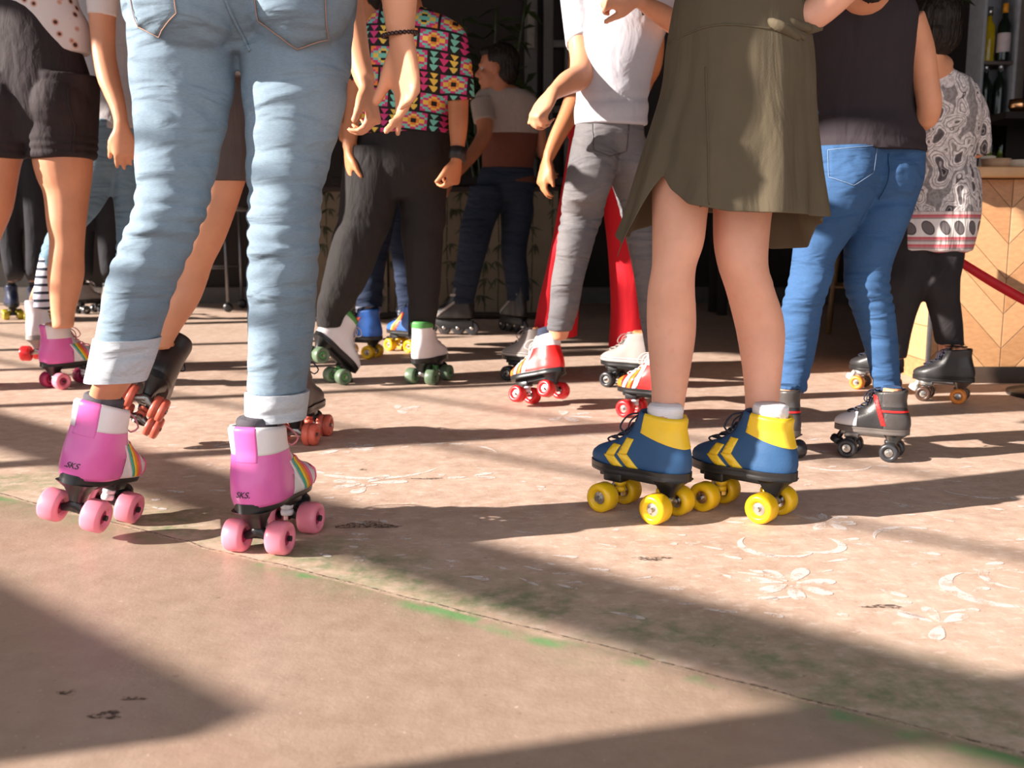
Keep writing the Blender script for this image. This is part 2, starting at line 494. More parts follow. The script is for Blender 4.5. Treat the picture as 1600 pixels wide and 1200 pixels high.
def hub_mesh():
    bm = bmesh.new(); w = WW / 2
    lathe(bm, [(.002, -w * .95), (.0045, -w * .95), (.005, -w * .72), (.0125, -w * .66), (.0125, w * .66), (.005, w * .72), (.0045, w * .95), (.002, w * .95)], 24, None, 'Y')
    return sharp(mesh_from(bm))
_W, _H = wheel_mesh(), hub_mesh()
def grooved_wheel():
    bm = bmesh.new(); r, w = WR, WW / 2
    lathe(bm, [(.010, -w * .55), (.0165, -w * .95), (r - .006, -w), (r - .002, -w * .9), (r, -w * .7), (r, -w * .12), (r - .004, -w * .05), (r - .004, w * .05), (r, w * .12), (r, w * .7), (r - .002, w * .9), (r - .006, w), (.0165, w * .95), (.010, w * .55)], 36, None, 'Y')
    return mesh_from(bm)
_WG = grooved_wheel()
def coloured(me, m, cache={}):
    k = (me.name, m.name)
    if k not in cache:
        c = me.copy(); c.materials.clear(); c.materials.append(m); cache[k] = c
    return cache[k]
def lace_mesh(src_top, tall, wide):
    bm = bmesh.new(); rows = []
    for i, h in enumerate((.050, .060, .072, .086, .102, .118, .132)):
        if h * tall > src_top: break
        hh = h * tall; x = smoothl(XF, h) - .004; rows.append((x, SOLE + hh, h))
    for i, (x, z, h) in enumerate(rows):
        wv = .019
        for s in (-1, 1):
            x2, z2 = (rows[i + 1][0], rows[i + 1][1]) if i + 1 < len(rows) else (x - .006, z + .01)
            tube(bm, [V((x - .012, s * wv, z + .002)), V((x + .004, s * wv * .4, z + .006)), V(((x + x2) / 2 + .006, -s * wv * .3, (z + z2) / 2 + .007)), V((x2 - .010, -s * wv, z2 + .004))], .0019, 12, 6)
    x, z = rows[-1][0], rows[-1][1]
    for s in (-1, 1):
        tube(bm, [V((x + .004, 0, z + .008)), V((x + .020, s * .022, z + .004)), V((x + .026, s * .040, z - .018)), V((x + .016, s * .030, z - .028)), V((x + .006, 0, z + .006))], .0019, 18, 6)
        tube(bm, [V((x + .004, 0, z + .008)), V((x + .022, s * .012, z - .01)), V((x + .020, s * .024, z - .04))], .0018, 12, 6)
    return mesh_from(bm)
def plate_mesh():
    bm = bmesh.new()
    rr = [boot_ring(.004, wide=1.04, off=.003)]
    base = rr[0]; cx = V((.07, 0, 0))
    lv = []
    for z, o in ((SOLE + .006, .004), (SOLE + .001, .0045), (SOLE - .001, .001), (SOLE - .004, .001), (SOLE - .006, .003), (SOLE - .011, -.001)):
        lv.append([V((p.x, p.y * (1 + o * 8), z)) for p in base])
    rings(bm, lv)
    me = mesh_from(bm); return sharp(me, 50)
def chassis_mesh():
    bm = bmesh.new()
    # heel block, rail and toe bracket that carry the trucks
    lv = []
    for z, x0, x1, w in ((SOLE - .010, -.046, .030, .034), (SOLE - .022, -.030, .024, .020), (SOLE - .036, -.018, .016, .014), (SOLE - .046, -.013, .012, .012)):
        lv.append([V(((x0 + x1) / 2 + (x1 - x0) / 2 * math.copysign(abs(math.cos(t)) ** .6, math.cos(t)), w * math.copysign(abs(math.sin(t)) ** .6, math.sin(t)), z)) for t in np.linspace(0, 2*math.pi, 24, endpoint=False)])
    rings(bm, lv)
    box(bm, (.078, 0, SOLE - .018), (.15, .030, .016), None, .003)
    box(bm, (WB - .004, 0, SOLE - .026), (.044, .034, .020), None, .004)
    return sharp(mesh_from(bm), 45)
def truck_mesh():
    bm = bmesh.new()
    tube(bm, [V((0, -TRK - .002, WR)), V((0, TRK + .002, WR))], .0042, None, 10, smooth=False)
    tube(bm, [V((0, -TRK + .016, WR)), V((0, -.012, WR + .004)), V((0, 0, WR + .010)), V((0, .012, WR + .004)), V((0, TRK - .016, WR))], [.007, .009, .012, .009, .007], 16, 12)
    tube(bm, [V((0, 0, WR + .004)), V((.008, 0, WR + .024))], [.013, .009], 4, 12)
    for s in (-1, 1): tube(bm, [V((0, s * (TRK + .015), WR)), V((0, s * (TRK + .021), WR))], .0055, None, 6, smooth=False)
    return sharp(mesh_from(bm), 40)
def kingpin_mesh():
    bm = bmesh.new(); tube(bm, [V((.016, 0, WR + .002)), V((.010, 0, WR + .032))], .0045, None, 10, smooth=False)
    tube(bm, [V((.017, 0, WR - .001)), V((.0165, 0, WR + .006))], .008, None, 6, smooth=False)
    return sharp(mesh_from(bm))
def cushion_mesh():
    bm = bmesh.new()
    for z in (.012, .024): lathe(bm, [(.004, z - .005), (.011, z - .005), (.012, z), (.011, z + .005), (.004, z + .005)], 18, Matrix.Translation(V((.013, 0, WR))))
    return mesh_from(bm)
def stop_mesh():
    bm = bmesh.new(); M = Matrix.Translation(V((WB + .034, 0, .060))) @ Matrix.Rotation(R(-28), 4, 'Y')
    lathe(bm, [(.004, .018), (.008, .018), (.009, -.004), (.018, -.008), (.021, -.014), (.020, -.026), (.014, -.028)], 24, M)
    return sharp(mesh_from(bm), 45)
PL, CH, TR, KP, CU, TS = plate_mesh(), chassis_mesh(), truck_mesh(), kingpin_mesh(), cushion_mesh(), stop_mesh()
STY = {}
def style(key, **k): STY[key] = k
def skate(key, px, py, yaw, label, Y=None, pitch=0, roll=0, group=None, wheel=None, frontwheel=None, text=None, lift=0.0):
    s = STY[key]
    c = P(px, py, Y) if Y else G(px, py, WR * s.get('scale', 1.0) + lift)
    M = Matrix.Rotation(R(yaw), 3, 'Z') @ Matrix.Rotation(R(-pitch), 3, 'Y') @ Matrix.Rotation(R(roll), 3, 'X')
    loc = c - M @ V((0, 0, WR))
    k = s.get('scale', 1.0)
    loc = c - M @ V((0, 0, WR)) * k
    # keep the lowest wheel on or above the floor
    low = min((loc + M @ V((x, y, WR)) * k).z - WR * k for x in (0, WB) for y in (-TRK, TRK))
    if low < 0.0: loc.z -= low
    root = empty('roller_skate', loc, label, 'roller skate', group); root.rotation_euler = M.to_euler(); root.scale = (k, k, k)
    mt = s['mats']; ck = 'cache'
    if ck not in s:
        src = boot_mesh(s.get('top', .115), s.get('wide', 1.0), s.get('dip', -.006), s.get('tall', .85))
        s[ck] = dict(boot=coloured(src, mt['boot'])); s[ck]['pan'] = []
        for nm, planes, m, side in s.get('panels', []):
            pm = panel_mesh(src, planes, s.get('off', .0014) + 0.0004 * len(s[ck]['pan']) / 3, side)
            if pm: pm.materials.append(m); s[ck]['pan'].append((nm, pm))
        s[ck]['lace'] = coloured(lace_mesh(s.get('top', .115), s.get('tall', .85), s.get('wide', 1.0)), mt['lace'])
    cc = s[ck]
    boot = obj('boot', cc['boot'], None, root)
    for nm, pm in cc['pan']: obj(nm, pm, None, boot)
    obj('laces', cc['lace'], None, boot)
    if text:
        cu = bpy.data.curves.new('t', 'FONT'); cu.body = text; cu.size = .0145; cu.extrude = .0004; cu.shear = .3; cu.align_x = 'CENTER'
        to = bpy.data.objects.new('t', cu); COL.objects.link(to); dg = bpy.context.evaluated_depsgraph_get(); dg.update()
        me = bpy.data.meshes.new_from_object(to.evaluated_get(dg)); bpy.data.objects.remove(to)
        bv = bvh_of(cc['boot'])
        for v in me.vertices:
            y, z = -v.co.x - .0, v.co.y + SOLE + .018; h = bv.ray_cast(V((-.3, y, z)), V((1, 0, 0)))
            if h[0]: v.co = V((h[0].x - .0026 - v.co.z, y, z))
        obj('heel_lettering', me, black_pl, boot)
    pl = obj('sole_plate', coloured(PL, mt.get('plate', black_pl)), None, root)
    obj('chassis', coloured(CH, mt.get('chassis', black_pl)), None, pl)
    if s.get('stop', True): obj('toe_stop', coloured(TS, mt.get('stop', black_pl)), None, root)
    wm = wheel or mt['wheel']; wf = frontwheel or wm
    for i, x in enumerate((0, WB)):
        t = obj('truck', coloured(TR, mt.get('truck', black_pl)), None, root); t.location = (x, 0, 0)
        if i: t.rotation_euler = (0, 0, math.pi)
        obj('kingpin', coloured(KP, chrome), None, t); obj('cushion', coloured(CU, mt.get('cushion', wm)), None, t)
        for y in (-TRK, TRK):
            w = obj('wheel', coloured(_WG if s.get('groove') else _W, wf if i else wm), None, root); w.location = (x, y, WR)
            obj('wheel_hub', coloured(_H, mt.get('hub', chrome)), None, w)
    th = s.get('top', .115)
    top = loc + M @ V((.010, 0, SOLE + th)) * k; inn = loc + M @ V((.012, 0, SOLE + th * .45)) * k; foot = loc + M @ V((.06, 0, SOLE + .03)) * k
    mid = top
    print('SKATE', label[:34], 'top px', tuple(round(v) for v in topix(top)), 'z', round(top.z, 3), 'Y', round(top.y, 2))
    return dict(root=root, top=top, inn=inn, mid=mid, foot=foot, M=M, up=M @ V((0, 0, 1)))
def leg_end(sk, r=.030, r2=.024):
    r = min(r, .0275)
    a, b = sk['top'] + sk['up'] * .012, sk['inn']
    return [(a.x, a.y, a.z, r * 1.0, r * 1.15), (b.x, b.y, b.z, r2, r2 * 1.1)]
def sock(fig, sk, mat, r=.036, h=.03, down=.035, name='sock', flare=1.0):
    bm = bmesh.new(); a, b = sk['top'] - sk['up'] * down, sk['top'] + sk['up'] * h
    ax = sk['M'] @ V((1, 0, 0))
    tube(bm, [a, (a + b) / 2, b, b + sk['up'] * .003], [r * 1.08, r, r * flare, r * flare * .9], 14, 24, 1.12, up=ax)
    me = mesh_from(bm); wrinkle(me, [(b.z, .04, 70, .0012)], .002, (30, 30, 10))
    return obj(name, me, mat, fig.root, fig.base)

C = srgb
pinkm = plain('pink_vinyl', C(222, 104, 176), 0.3, var=.05)
pinkd = plain('deep_pink_vinyl', C(232, 96, 140), 0.35, var=.05)
whitem = plain('white_leather', C(226, 220, 222), 0.45, var=.04, bump=.05)
teal = plain('teal_vinyl', C(70, 170, 150), 0.4, var=.05)
yel = plain('yellow_vinyl', C(238, 196, 44), 0.4, var=.05)
orng = plain('orange_vinyl', C(238, 120, 40), 0.4, var=.05)
bluem = plain('blue_nubuck', C(34, 76, 118), 0.65, var=.07, bump=.1)
redm = plain('red_vinyl', C(226, 36, 34), 0.35, var=.05)
blackm = plain('black_leather', (0.022, 0.020, 0.021, 1), 0.4, var=.1, bump=.08)
greym = plain('grey_canvas', C(146, 138, 134), 0.8, var=.06, bump=.15)
greenm = plain('green_vinyl', C(80, 150, 78), 0.5, var=.05)
w_pink = plain('pink_urethane', C(236, 134, 154), 0.35, var=.04, sss=.15)
w_maroon = plain('maroon_urethane', C(160, 40, 84), 0.35, var=.05)
w_yel = plain('yellow_urethane', C(236, 188, 24), 0.3, var=.04, sss=.1)
w_red = plain('red_urethane', C(214, 40, 44), 0.3, var=.05)
w_org = plain('coral_urethane', C(218, 104, 84), 0.35, var=.05)
w_blk = plain('black_urethane', (0.03, 0.03, 0.034, 1), 0.3, var=.1)
w_grn = plain('grey_green_urethane', C(96, 116, 92), 0.4, var=.06)
w_amber = plain('amber_urethane', C(220, 130, 50), 0.35, var=.1)
lace_w = plain('white_cord', C(220, 205, 200), 0.8)
lace_p = plain('pink_cord', C(214, 130, 140), 0.8)
lace_b = plain('navy_cord', (0.015, 0.02, 0.04, 1), 0.8)
steel_tr = plain('grey_metal', (0.32, 0.31, 0.30, 1), 0.3, 0.9, .1)

def rainbow(sd):
    z = []
    cs = [('stripe', whitem), ('stripe', teal), ('stripe', yel), ('stripe', orng), ('stripe', pinkd)]
    for i, (n, m) in enumerate(cs):
        x = .054 + i * .0068
        z.append((n, band((x + .030, .0), (x - .014 + i * .004, .065), .0069) + [above(.003), below(.064)], m, sd))
    return z
pink_panels = [('heel_counter', [behind(.050), below(.088)], pinkm, 0),
               ('collar', [above(.086)], whitem, 0),
               ('heel_tab', [behind(-.022), above(.074), ((0, .020, 0), (0, -1, 0)), ((0, -.020, 0), (0, 1, 0))], pinkm, 0)]
for sd in (-1, 1): pink_panels += rainbow(sd)
pink_panels.append(('toe_cap', [ahead(.140), below(.03)], pinkd, 0))
style('pink', mats=dict(boot=whitem, lace=lace_p, wheel=w_pink, hub=w_maroon, cushion=whitem), panels=pink_panels, wide=1.24, top=.125)
style('blue', mats=dict(boot=bluem, lace=lace_b, wheel=w_yel, truck=steel_tr, cushion=w_yel),
      panels=[('collar', [((0, 0, SOLE + .064), (-.30, 0, 1)), ((.040, 0, SOLE + .09), (-1, 0, -.22))], yel, 0)] +
             [('stripe', band((.052, 0), (.080, .030), .017) + [above(.003), below(.030)], yel, sd) for sd in (-1, 1)] + [('stripe', band((.080, .030), (.068, .060), .017) + [above(.030), below(.062)], yel, sd) for sd in (-1, 1)] +
             [('stripe', band((.085, 0), (.109, .024), .017) + [above(.003), below(.024)], yel, sd) for sd in (-1, 1)] + [('stripe', band((.109, .024), (.098, .044), .017) + [above(.024), below(.046)], yel, sd) for sd in (-1, 1)], dip=.008, top=.106, stop=False)
style('red', mats=dict(boot=redm, lace=lace_w, wheel=w_red, truck=steel_tr, cushion=whitem),
      scale=.92, top=.118, stop=False, panels=[('collar', [above(.084)], whitem, 0), ('toe_cap', [ahead(.145), below(.05)], orng, 0)] +
             [('stripe', band((.096, 0), (.072, .06), .015) + [above(.004), below(.09)], whitem, sd) for sd in (-1, 1)] +
             [('stripe', band((.117, 0), (.094, .055), .013) + [above(.004), below(.09)], orng, sd) for sd in (-1, 1)] +
             [('stripe', band((.137, 0), (.114, .05), .013) + [above(.004), below(.09)], whitem, sd) for sd in (-1, 1)])
style('white_green', mats=dict(boot=whitem, lace=lace_w, wheel=w_grn, truck=steel_tr, cushion=greenm, hub=greenm),
      panels=[('collar', [above(.114)], greenm, 0)], top=.128, wide=1.05)
style('blue_orange', mats=dict(boot=plain('bright_blue_vinyl', C(44, 96, 176), .4), lace=lace_b, wheel=w_yel, truck=steel_tr),
      panels=[('stripe', band((.104, 0), (.048, .085), .018) + [above(.004), below(.088)], plain('flame_orange', C(240, 90, 40), .4), sd) for sd in (-1, 1)] +
             [('stripe', band((.119, 0), (.063, .085), .011) + [above(.004), below(.080)], plain('pale_orange', C(246, 160, 50), .4), sd) for sd in (-1, 1)])
style('black_red', mats=dict(boot=blackm, lace=lace_b, wheel=w_blk, truck=steel_tr, chassis=steel_tr, plate=plain('dark_grey_rubber', (0.12, 0.10, 0.09, 1), .5)),
      panels=[('heel_counter', [behind(.022), below(.054)], plain('grey_black_leather', (0.06, 0.052, 0.05, 1), .4, bump=.1), 0),
              ('ankle_pad', [behind(.030), above(.074)], plain('grey_black_leather', (0.06, 0.052, 0.05, 1), .4), 0),
              ('toe_cap', [ahead(.100), above(.008), below(.05)], whitem, 0),
              ('piping', [behind(.030), above(.058), below(.064)], redm, 0), ('piping', [below(.004)], redm, 0)] +
             [('stripe', band((.030, .04), (.056, .115), .013) + [above(.016), below(.106)], redm, sd) for sd in (-1, 1)], top=.118, scale=.79)
style('black_amber', mats=dict(boot=blackm, lace=lace_b, wheel=plain('brown_black_urethane', (0.06, 0.03, 0.02, 1), .3), truck=steel_tr, chassis=steel_tr, stop=plain('clear_rubber', (0.5, 0.5, 0.48, 1), .3)), panels=[('piping', [below(.003)], w_org, 0)], top=.11, scale=.84)
style('white', mats=dict(boot=whitem, lace=lace_w, wheel=w_red, truck=steel_tr, plate=greym, chassis=greym), panels=[], top=.13)
style('canvas', mats=dict(boot=greym, lace=plain('grey_cord', C(150, 142, 138), .8), wheel=w_blk), panels=[('sole_band', [below(.022)], plain('off_white_rubber', C(170, 162, 158), .6), 0), ('piping', [above(.016), below(.018)], black_pl, 0)], top=.11, stop=False, scale=.95)
style('black_coral', groove=True, mats=dict(boot=blackm, lace=lace_b, wheel=w_org, truck=steel_tr), panels=[], top=.12)
style('grey_dark', mats=dict(boot=greym, lace=lace_w, wheel=w_blk, truck=steel_tr), panels=[('collar', [above(.1)], blackm, 0)])
style('navy', mats=dict(boot=plain('navy_vinyl', (0.012, 0.02, 0.06, 1), .4), lace=lace_b, wheel=plain('olive_yellow_urethane', C(180, 160, 40), .4)), panels=[])

def inline_skate(px, py, yaw, label, Y):
    c = P(px, py, Y); M = Matrix.Rotation(R(yaw), 3, 'Z'); loc = V((c.x, c.y, 0))
    root = empty('inline_skate', loc, label, 'inline skate'); root.rotation_euler = M.to_euler()
    if 'inl' not in STY:
        bt = boot_mesh(.16, 1.12, 0, 1.15)
        STY['inl'] = dict(boot=coloured(bt, blackm), a=panel_mesh(bt, band((.14, .01), (.06, .07), .012) + [below(.09)], .003), b=panel_mesh(bt, [above(.115), below(.128), ahead(-.02)], .003))
        for k in 'ab': STY['inl'][k].materials.append(greym)
        f = bmesh.new()
        for s in (-1, 1): box(f, (.07, s * .014, .058), (.24, .004, .042), None, .002)
        box(f, (.07, 0, .080), (.20, .030, .008), None, .002)
        STY['inl']['frame'] = coloured(mesh_from(f), black_pl)
        w = bmesh.new(); lathe(w, [(.008, -.009), (.030, -.010), (.036, -.006), (.038, 0), (.036, .006), (.030, .010), (.008, .009)], 32, None, 'Y')
        STY['inl']['w'] = coloured(mesh_from(w), w_blk)
        h = bmesh.new(); lathe(h, [(.004, -.0165), (.007, -.0165), (.011, -.011), (.011, .011), (.007, .0165), (.004, .0165)], 20, None, 'Y')
        STY['inl']['h'] = coloured(mesh_from(h), chrome)
    z = STY['inl']; b = obj('boot', z['boot'], None, root); obj('buckle_strap', z['a'], None, b); obj('cuff_strap', z['b'], None, b)
    obj('wheel_frame', z['frame'], None, root)
    for i in range(4):
        w = obj('wheel', z['w'], None, root); w.location = (-.045 + i * .077, 0, .038); obj('wheel_hub', z['h'], None, w)
    top = loc + M @ V((.01, 0, SOLE + .16))
    print('INLINE', topix(top))
    return dict(root=root, top=top, inn=loc + M @ V((.012, 0, SOLE + .06)), M=M, up=V((0, 0, 1)))

#%%FLOOR
# ------------------------------------------------------------------ the setting
def floor_build():
    bm = bmesh.new()
    x0, x1, y0, y1 = -14, 6.5, -5.0, 7.8
    f0 = bm.faces.new([bm.verts.new(p) for p in ((x0, y0, 0), (x1, y0, 0), (x1, y1, 0), (x0, y1, 0))]); f0.material_index = 0
    def decal(pts, mi, z=.0007):
        f = bm.faces.new([bm.verts.new((p[0], p[1], z)) for p in pts]); f.material_index = mi
        f.normal_update()
        if f.normal.z < 0: f.normal_flip()
    rnd = random.Random(7)
    def petal(c, a, L, w, mi=1):
        d = V((math.cos(a), math.sin(a))); n = V((-d.y, d.x)); pts = []
        for t in np.linspace(0, 2*math.pi, 16, endpoint=False):
            u = (1 - math.cos(t)) / 2; pts.append(c + d * (L * (0.15 + u)) + n * (w * math.sin(t) * (0.35 + 0.65 * u) * (1 + .15 * rnd.random())))
        decal(pts, mi)
    def flower(px, py, r, n=7, skip=2):
        g = G(px, py); c = V((g.x, g.y)); a0 = rnd.random() * 6
        for k in range(n):
            if rnd.random() < .28: continue
            petal(c, a0 + 6.283 * k / n, r * rnd.uniform(.8, 1.1), r * .24)
    def arc(px, py, r, a0, a1, w):
        g = G(px, py); c = V((g.x, g.y)); N = 22; outer, inner = [], []
        for k in range(N + 1):
            a = a0 + (a1 - a0) * k / N; ww = w * math.sin(math.pi * (k + .6) / (N + 1.2))
            outer.append(c + V((math.cos(a), math.sin(a))) * (r + ww / 2)); inner.append(c + V((math.cos(a), math.sin(a))) * (r - ww / 2))
        decal(outer + inner[::-1], 1)
    for px, py, r in ((570, 755, .10), (735, 745, .07), (1235, 912, .085), (230, 640, .10), (620, 640, .09), (880, 650, .10), (1190, 725, .06), (1470, 975, .07), (330, 700, .08), (1050, 720, .05), (1290, 815, .07), (540, 700, .09)):
        flower(px, py, r * .8)
    for px, py, r, a0, a1, w in ((1215, 852, .065, 2.4, 5.6, .018), (1270, 850, .05, 3.9, 7.2, .016), (1560, 920, .075, 1.9, 4.9, .026), (1590, 905, .05, 1.5, 4.4, .014), (590, 722, .16, 3.3, 5.9, .022), (690, 712, .14, .2, 2.6, .018), (1300, 722, .09, 3, 5.8, .014), (1440, 845, .08, .4, 3.0, .014), (180, 665, .12, 3.2, 6, .02), (880, 690, .10, .3, 2.8, .014), (1530, 760, .10, 3.3, 5.9, .014)):
        arc(px, py, r, a0, a1, w)
    for k in range(330):     # loose dabs of white paint on the far slab
        px, py = rnd.uniform(-100, 1700), rnd.uniform(600, 960)
        g = G(px, py)
        if g.x * .543 + g.y * .84 < 1.19 or (py < 680 and rnd.random() < .4): continue
        petal(V((g.x, g.y)), rnd.uniform(-.9, .5), rnd.uniform(.015, .05), rnd.uniform(.003, .010))
    for px, py, w, h in ((575, 821, .055, .018), (105, 1083, .012, .006), (210, 1092, .015, .004), (167, 1118, .018, .008), (568, 734, .010, .006), (665, 748, .04, .006), (1018, 873, .03, .008), (1380, 948, .03, .006)):
        g = G(px, py); pts = []
        for t in np.linspace(0, 2*math.pi, 30, endpoint=False):
            k = 1 + .25 * math.sin(3 * t + px) + .12 * rnd.uniform(-1, 1); pts.append(V((g.x + w * math.cos(t) * k, g.y + h * 1.2 * math.sin(t) * k)))
        decal(pts, 2, .0006)
    # torn pale edge and dark groove of the joint between the two slabs
    jp = []
    for k in range(121):
        u = k / 120; px = -1400 + 3400 * u
        t = V((-.51, 1.66)).lerp(V((.54, .98)), (u * 4.4 - 1.9)); t += V((.543, .84)) * (.012 * noise.noise(V((u * 22, 1, 0))) + .006 * noise.noise(V((u * 90, 3, 0)))); jp.append(t)
    for i in range(120):
        a, b = jp[i], jp[i + 1]; n = V((.543, .84))
        w1, w2 = .0045 + .003 * noise.noise(V((i * .5, 5, 0))), .0045 + .003 * noise.noise(V(((i + 1) * .5, 5, 0)))
        decal([a - n * w1, b - n * w2, b + n * w2, a + n * w1], 3, .0005)
        decal([a + n * w1 * .4, b + n * w2 * .4, b + n * w2 * 1.1, a + n * w1 * 1.1], 2, .0009)
    me = bpy.data.meshes.new('floor'); bm.to_mesh(me); bm.free()
    # materials -------------------------------------------------------
    t = NT('floor_concrete'); co = t.coord()
    sx = t.node('ShaderNodeSeparateXYZ'); t.link(co, sx.inputs[0])
    s = t.math('ADD', t.math('MULTIPLY', sx.outputs[0], .543), t.math('MULTIPLY', sx.outputs[1], .84))   # distance across the joint
    sj = t.math('ADD', s, t.math('MULTIPLY', t.math('SUBTRACT', t.noise(co, 6, 3), .5), .05))
    far = t.ramp(t.math('MULTIPLY_ADD', t.math('SUBTRACT', sj, 1.117), 60, .5), [(0, (0, 0, 0)), (1, (1, 1, 1))])
    n1 = t.noise(co, 2.2, 6, .6); n2 = t.noise(co, 22, 5, .65); n3 = t.noise(t.coord((1, 2.5, 1)), 90, 3)
    near_c = t.ramp(n1, [(.3, C(150, 127, 111)), (.5, C(162, 139, 123)), (.72, C(172, 150, 135))])
    near_c = t.mix(.35, near_c, t.ramp(n2, [(.3, C(140, 114, 97)), (.7, C(184, 160, 142))]))
    far_c = t.ramp(n1, [(.3, C(178, 150, 132)), (.5, C(195, 168, 150)), (.75, C(208, 186, 170))])
    far_c = t.mix(.45, far_c, t.ramp(n2, [(.3, C(160, 126, 106)), (.68, C(220, 194, 176))]))
    far_c = t.mix(t.math('MULTIPLY', t.ramp(t.noise(t.coord((1, 1.7, 1)), 34, 4, .7), [(.55, (0, 0, 0)), (.64, (1, 1, 1))]), .50), far_c, C(224, 204, 192))
    colr = t.mix(far, near_c, far_c)
    pits = t.ramp(t.noise(co, 120, 2, .5), [(.70, (0, 0, 0)), (.76, (1, 1, 1))]); colr = t.mix(t.math('MULTIPLY', pits, .5), colr, C(225, 205, 190))
    dark = t.ramp(t.noise(co, 75, 3, .6), [(.26, (1, 1, 1)), (.33, (0, 0, 0))]); colr = t.mix(t.math('MULTIPLY', dark, .5), colr, C(100, 78, 64))
    # worn green paint beside the joint
    gb = t.ramp(t.math('MULTIPLY_ADD', t.math('ABSOLUTE', t.math('SUBTRACT', s, 1.19)), 5.5, 0), [(.15, (1, 1, 1)), (.95, (0, 0, 0))])
    gn = t.ramp(t.noise(co, 3.3, 5, .65), [(.40, (0, 0, 0)), (.54, (1, 1, 1))])
    gn2 = t.ramp(t.noise(co, 30, 4, .7), [(.35, (.2, .2, .2)), (.65, (1, 1, 1))])
    colr = t.mix(t.math('MULTIPLY', t.math('MULTIPLY', gb, t.math('MULTIPLY', gn, gn2)), .85), colr, C(104, 124, 84))
    ge = t.ramp(t.math('MULTIPLY', t.math('ABSOLUTE', t.math('SUBTRACT', sj, 1.10)), 40), [(.0, (1, 1, 1)), (.9, (0, 0, 0))])
    gg = t.ramp(t.noise(co, 5, 3, .6), [(.53, (0, 0, 0)), (.60, (1, 1, 1))])
    colr = t.mix(t.math('MULTIPLY', t.math('MULTIPLY', ge, gg), .7), colr, C(74, 150, 84))
    # rust-coloured wash stains
    rs = t.ramp(t.noise(t.coord((1, 1, 1), (0, 0, .6)), 1.3, 3, .5), [(.58, (0, 0, 0)), (.74, (1, 1, 1))]); colr = t.mix(t.math('MULTIPLY', rs, .22), colr, C(180, 120, 100))
    rough = t.ramp(t.math('ADD', t.math('MULTIPLY', n2, .4), t.math('MULTIPLY', far, .6)), [(0, (.30, .30, .30)), (.4, (.46, .46, .46)), (1, (.75, .75, .75))])
    nb = t.bump(n2, .12, .01); nb = t.bump(t.noise(co, 160, 3), .10, .003, nb)
    m0 = t.done(colr, rough, nb, 0, .45)
    t = NT('white_floor_paint'); co = t.coord(); t.b.inputs['Alpha'].default_value = 1
    al = t.ramp(t.noise(co, 28, 5, .7), [(.40, (0, 0, 0)), (.52, (1, 1, 1))]); t.link(t.math('MULTIPLY', al, .72), t.b.inputs['Alpha'])
    m1 = t.done(C(240, 230, 226), .6)
    t = NT('dark_floor_pits'); co = t.coord(); al = t.ramp(t.noise(co, 130, 4, .7), [(.42, (0, 0, 0)), (.58, (1, 1, 1))]); t.link(t.math('MULTIPLY', al, .75), t.b.inputs['Alpha'])
    m2 = t.done(C(70, 54, 44), .8)
    t = NT('chipped_joint_edge'); co = t.coord(); al = t.ramp(t.noise(co, 60, 4, .7), [(.35, (0, 0, 0)), (.55, (1, 1, 1))]); t.link(t.math('MULTIPLY', al, .7), t.b.inputs['Alpha'])
    m3 = t.done(C(196, 172, 150), .8)
    o = bpy.data.objects.new('floor', me); COL.objects.link(o)
    for m in (m0, m1, m2, m3): me.materials.append(m)
    tag(o, kind='structure')
floor_build()

def slab(name, c, s, mat, rot=None, kind='structure', parent=None, bev=0.0):
    bm = bmesh.new(); box(bm, c, s, rot, bev); o = obj(name, sharp(mesh_from(bm)), mat, parent)
    if kind: tag(o, kind=kind)
    return o
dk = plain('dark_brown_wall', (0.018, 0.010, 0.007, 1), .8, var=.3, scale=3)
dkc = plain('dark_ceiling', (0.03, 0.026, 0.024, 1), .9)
steelw = plain('painted_steel_frame', (0.10, 0.09, 0.085, 1), .5)
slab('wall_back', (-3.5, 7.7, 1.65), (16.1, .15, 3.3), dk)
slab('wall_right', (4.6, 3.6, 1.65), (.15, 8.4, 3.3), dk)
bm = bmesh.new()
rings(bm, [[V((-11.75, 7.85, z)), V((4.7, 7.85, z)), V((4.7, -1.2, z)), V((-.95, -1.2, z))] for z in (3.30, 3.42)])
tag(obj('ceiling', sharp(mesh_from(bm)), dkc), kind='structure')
# open window wall to the left of the camera, running at 40 degrees
SW = -1.5; ang = R(-40)
dw = V((math.cos(ang), math.sin(ang), 0)); nw = V((-math.sin(ang), math.cos(ang), 0)); RW = Matrix.Rotation(ang, 3, 'Z')
def wl(t, z): return nw * SW + dw * t + V((0, 0, z))
def wbox(t0, t1, z0, z1, th=.08):
    c = wl((t0 + t1) / 2, (z0 + z1) / 2); return (c, (t1 - t0, th, z1 - z0))
bm = bmesh.new()
for a in ((-14, -2.36, 0, 1.03), (-14, -5.10, 2.72, 3.30), (-4.15, 3.0, 2.72, 3.30)):
    c, s_ = wbox(*a); box(bm, c, s_, RW)
tag(obj('wall_left', sharp(mesh_from(bm)), steelw), kind='structure')
bm = bmesh.new()
for a in ((-14, 3.0, 1.26, 1.355), (-14, 3.0, 1.615, 1.629), (-14, 3.0, 1.855, 1.869)):
    c, s_ = wbox(*a, th=.05 if a[3] - a[2] > .05 else .016); box(bm, c, s_, RW)
for t0, w in ((-2.18, .11), (-4.14, .06), (-5.2, .05), (-6.3, .06), (-7.2, .08), (-9.0, .08), (-11, .1), (1.6, .12)):
    c, s_ = wbox(t0, t0 + w, 0, 2.6, .05); box(bm, c, s_, RW)
tag(obj('window_1', sharp(mesh_from(bm)), steelw), kind='structure')
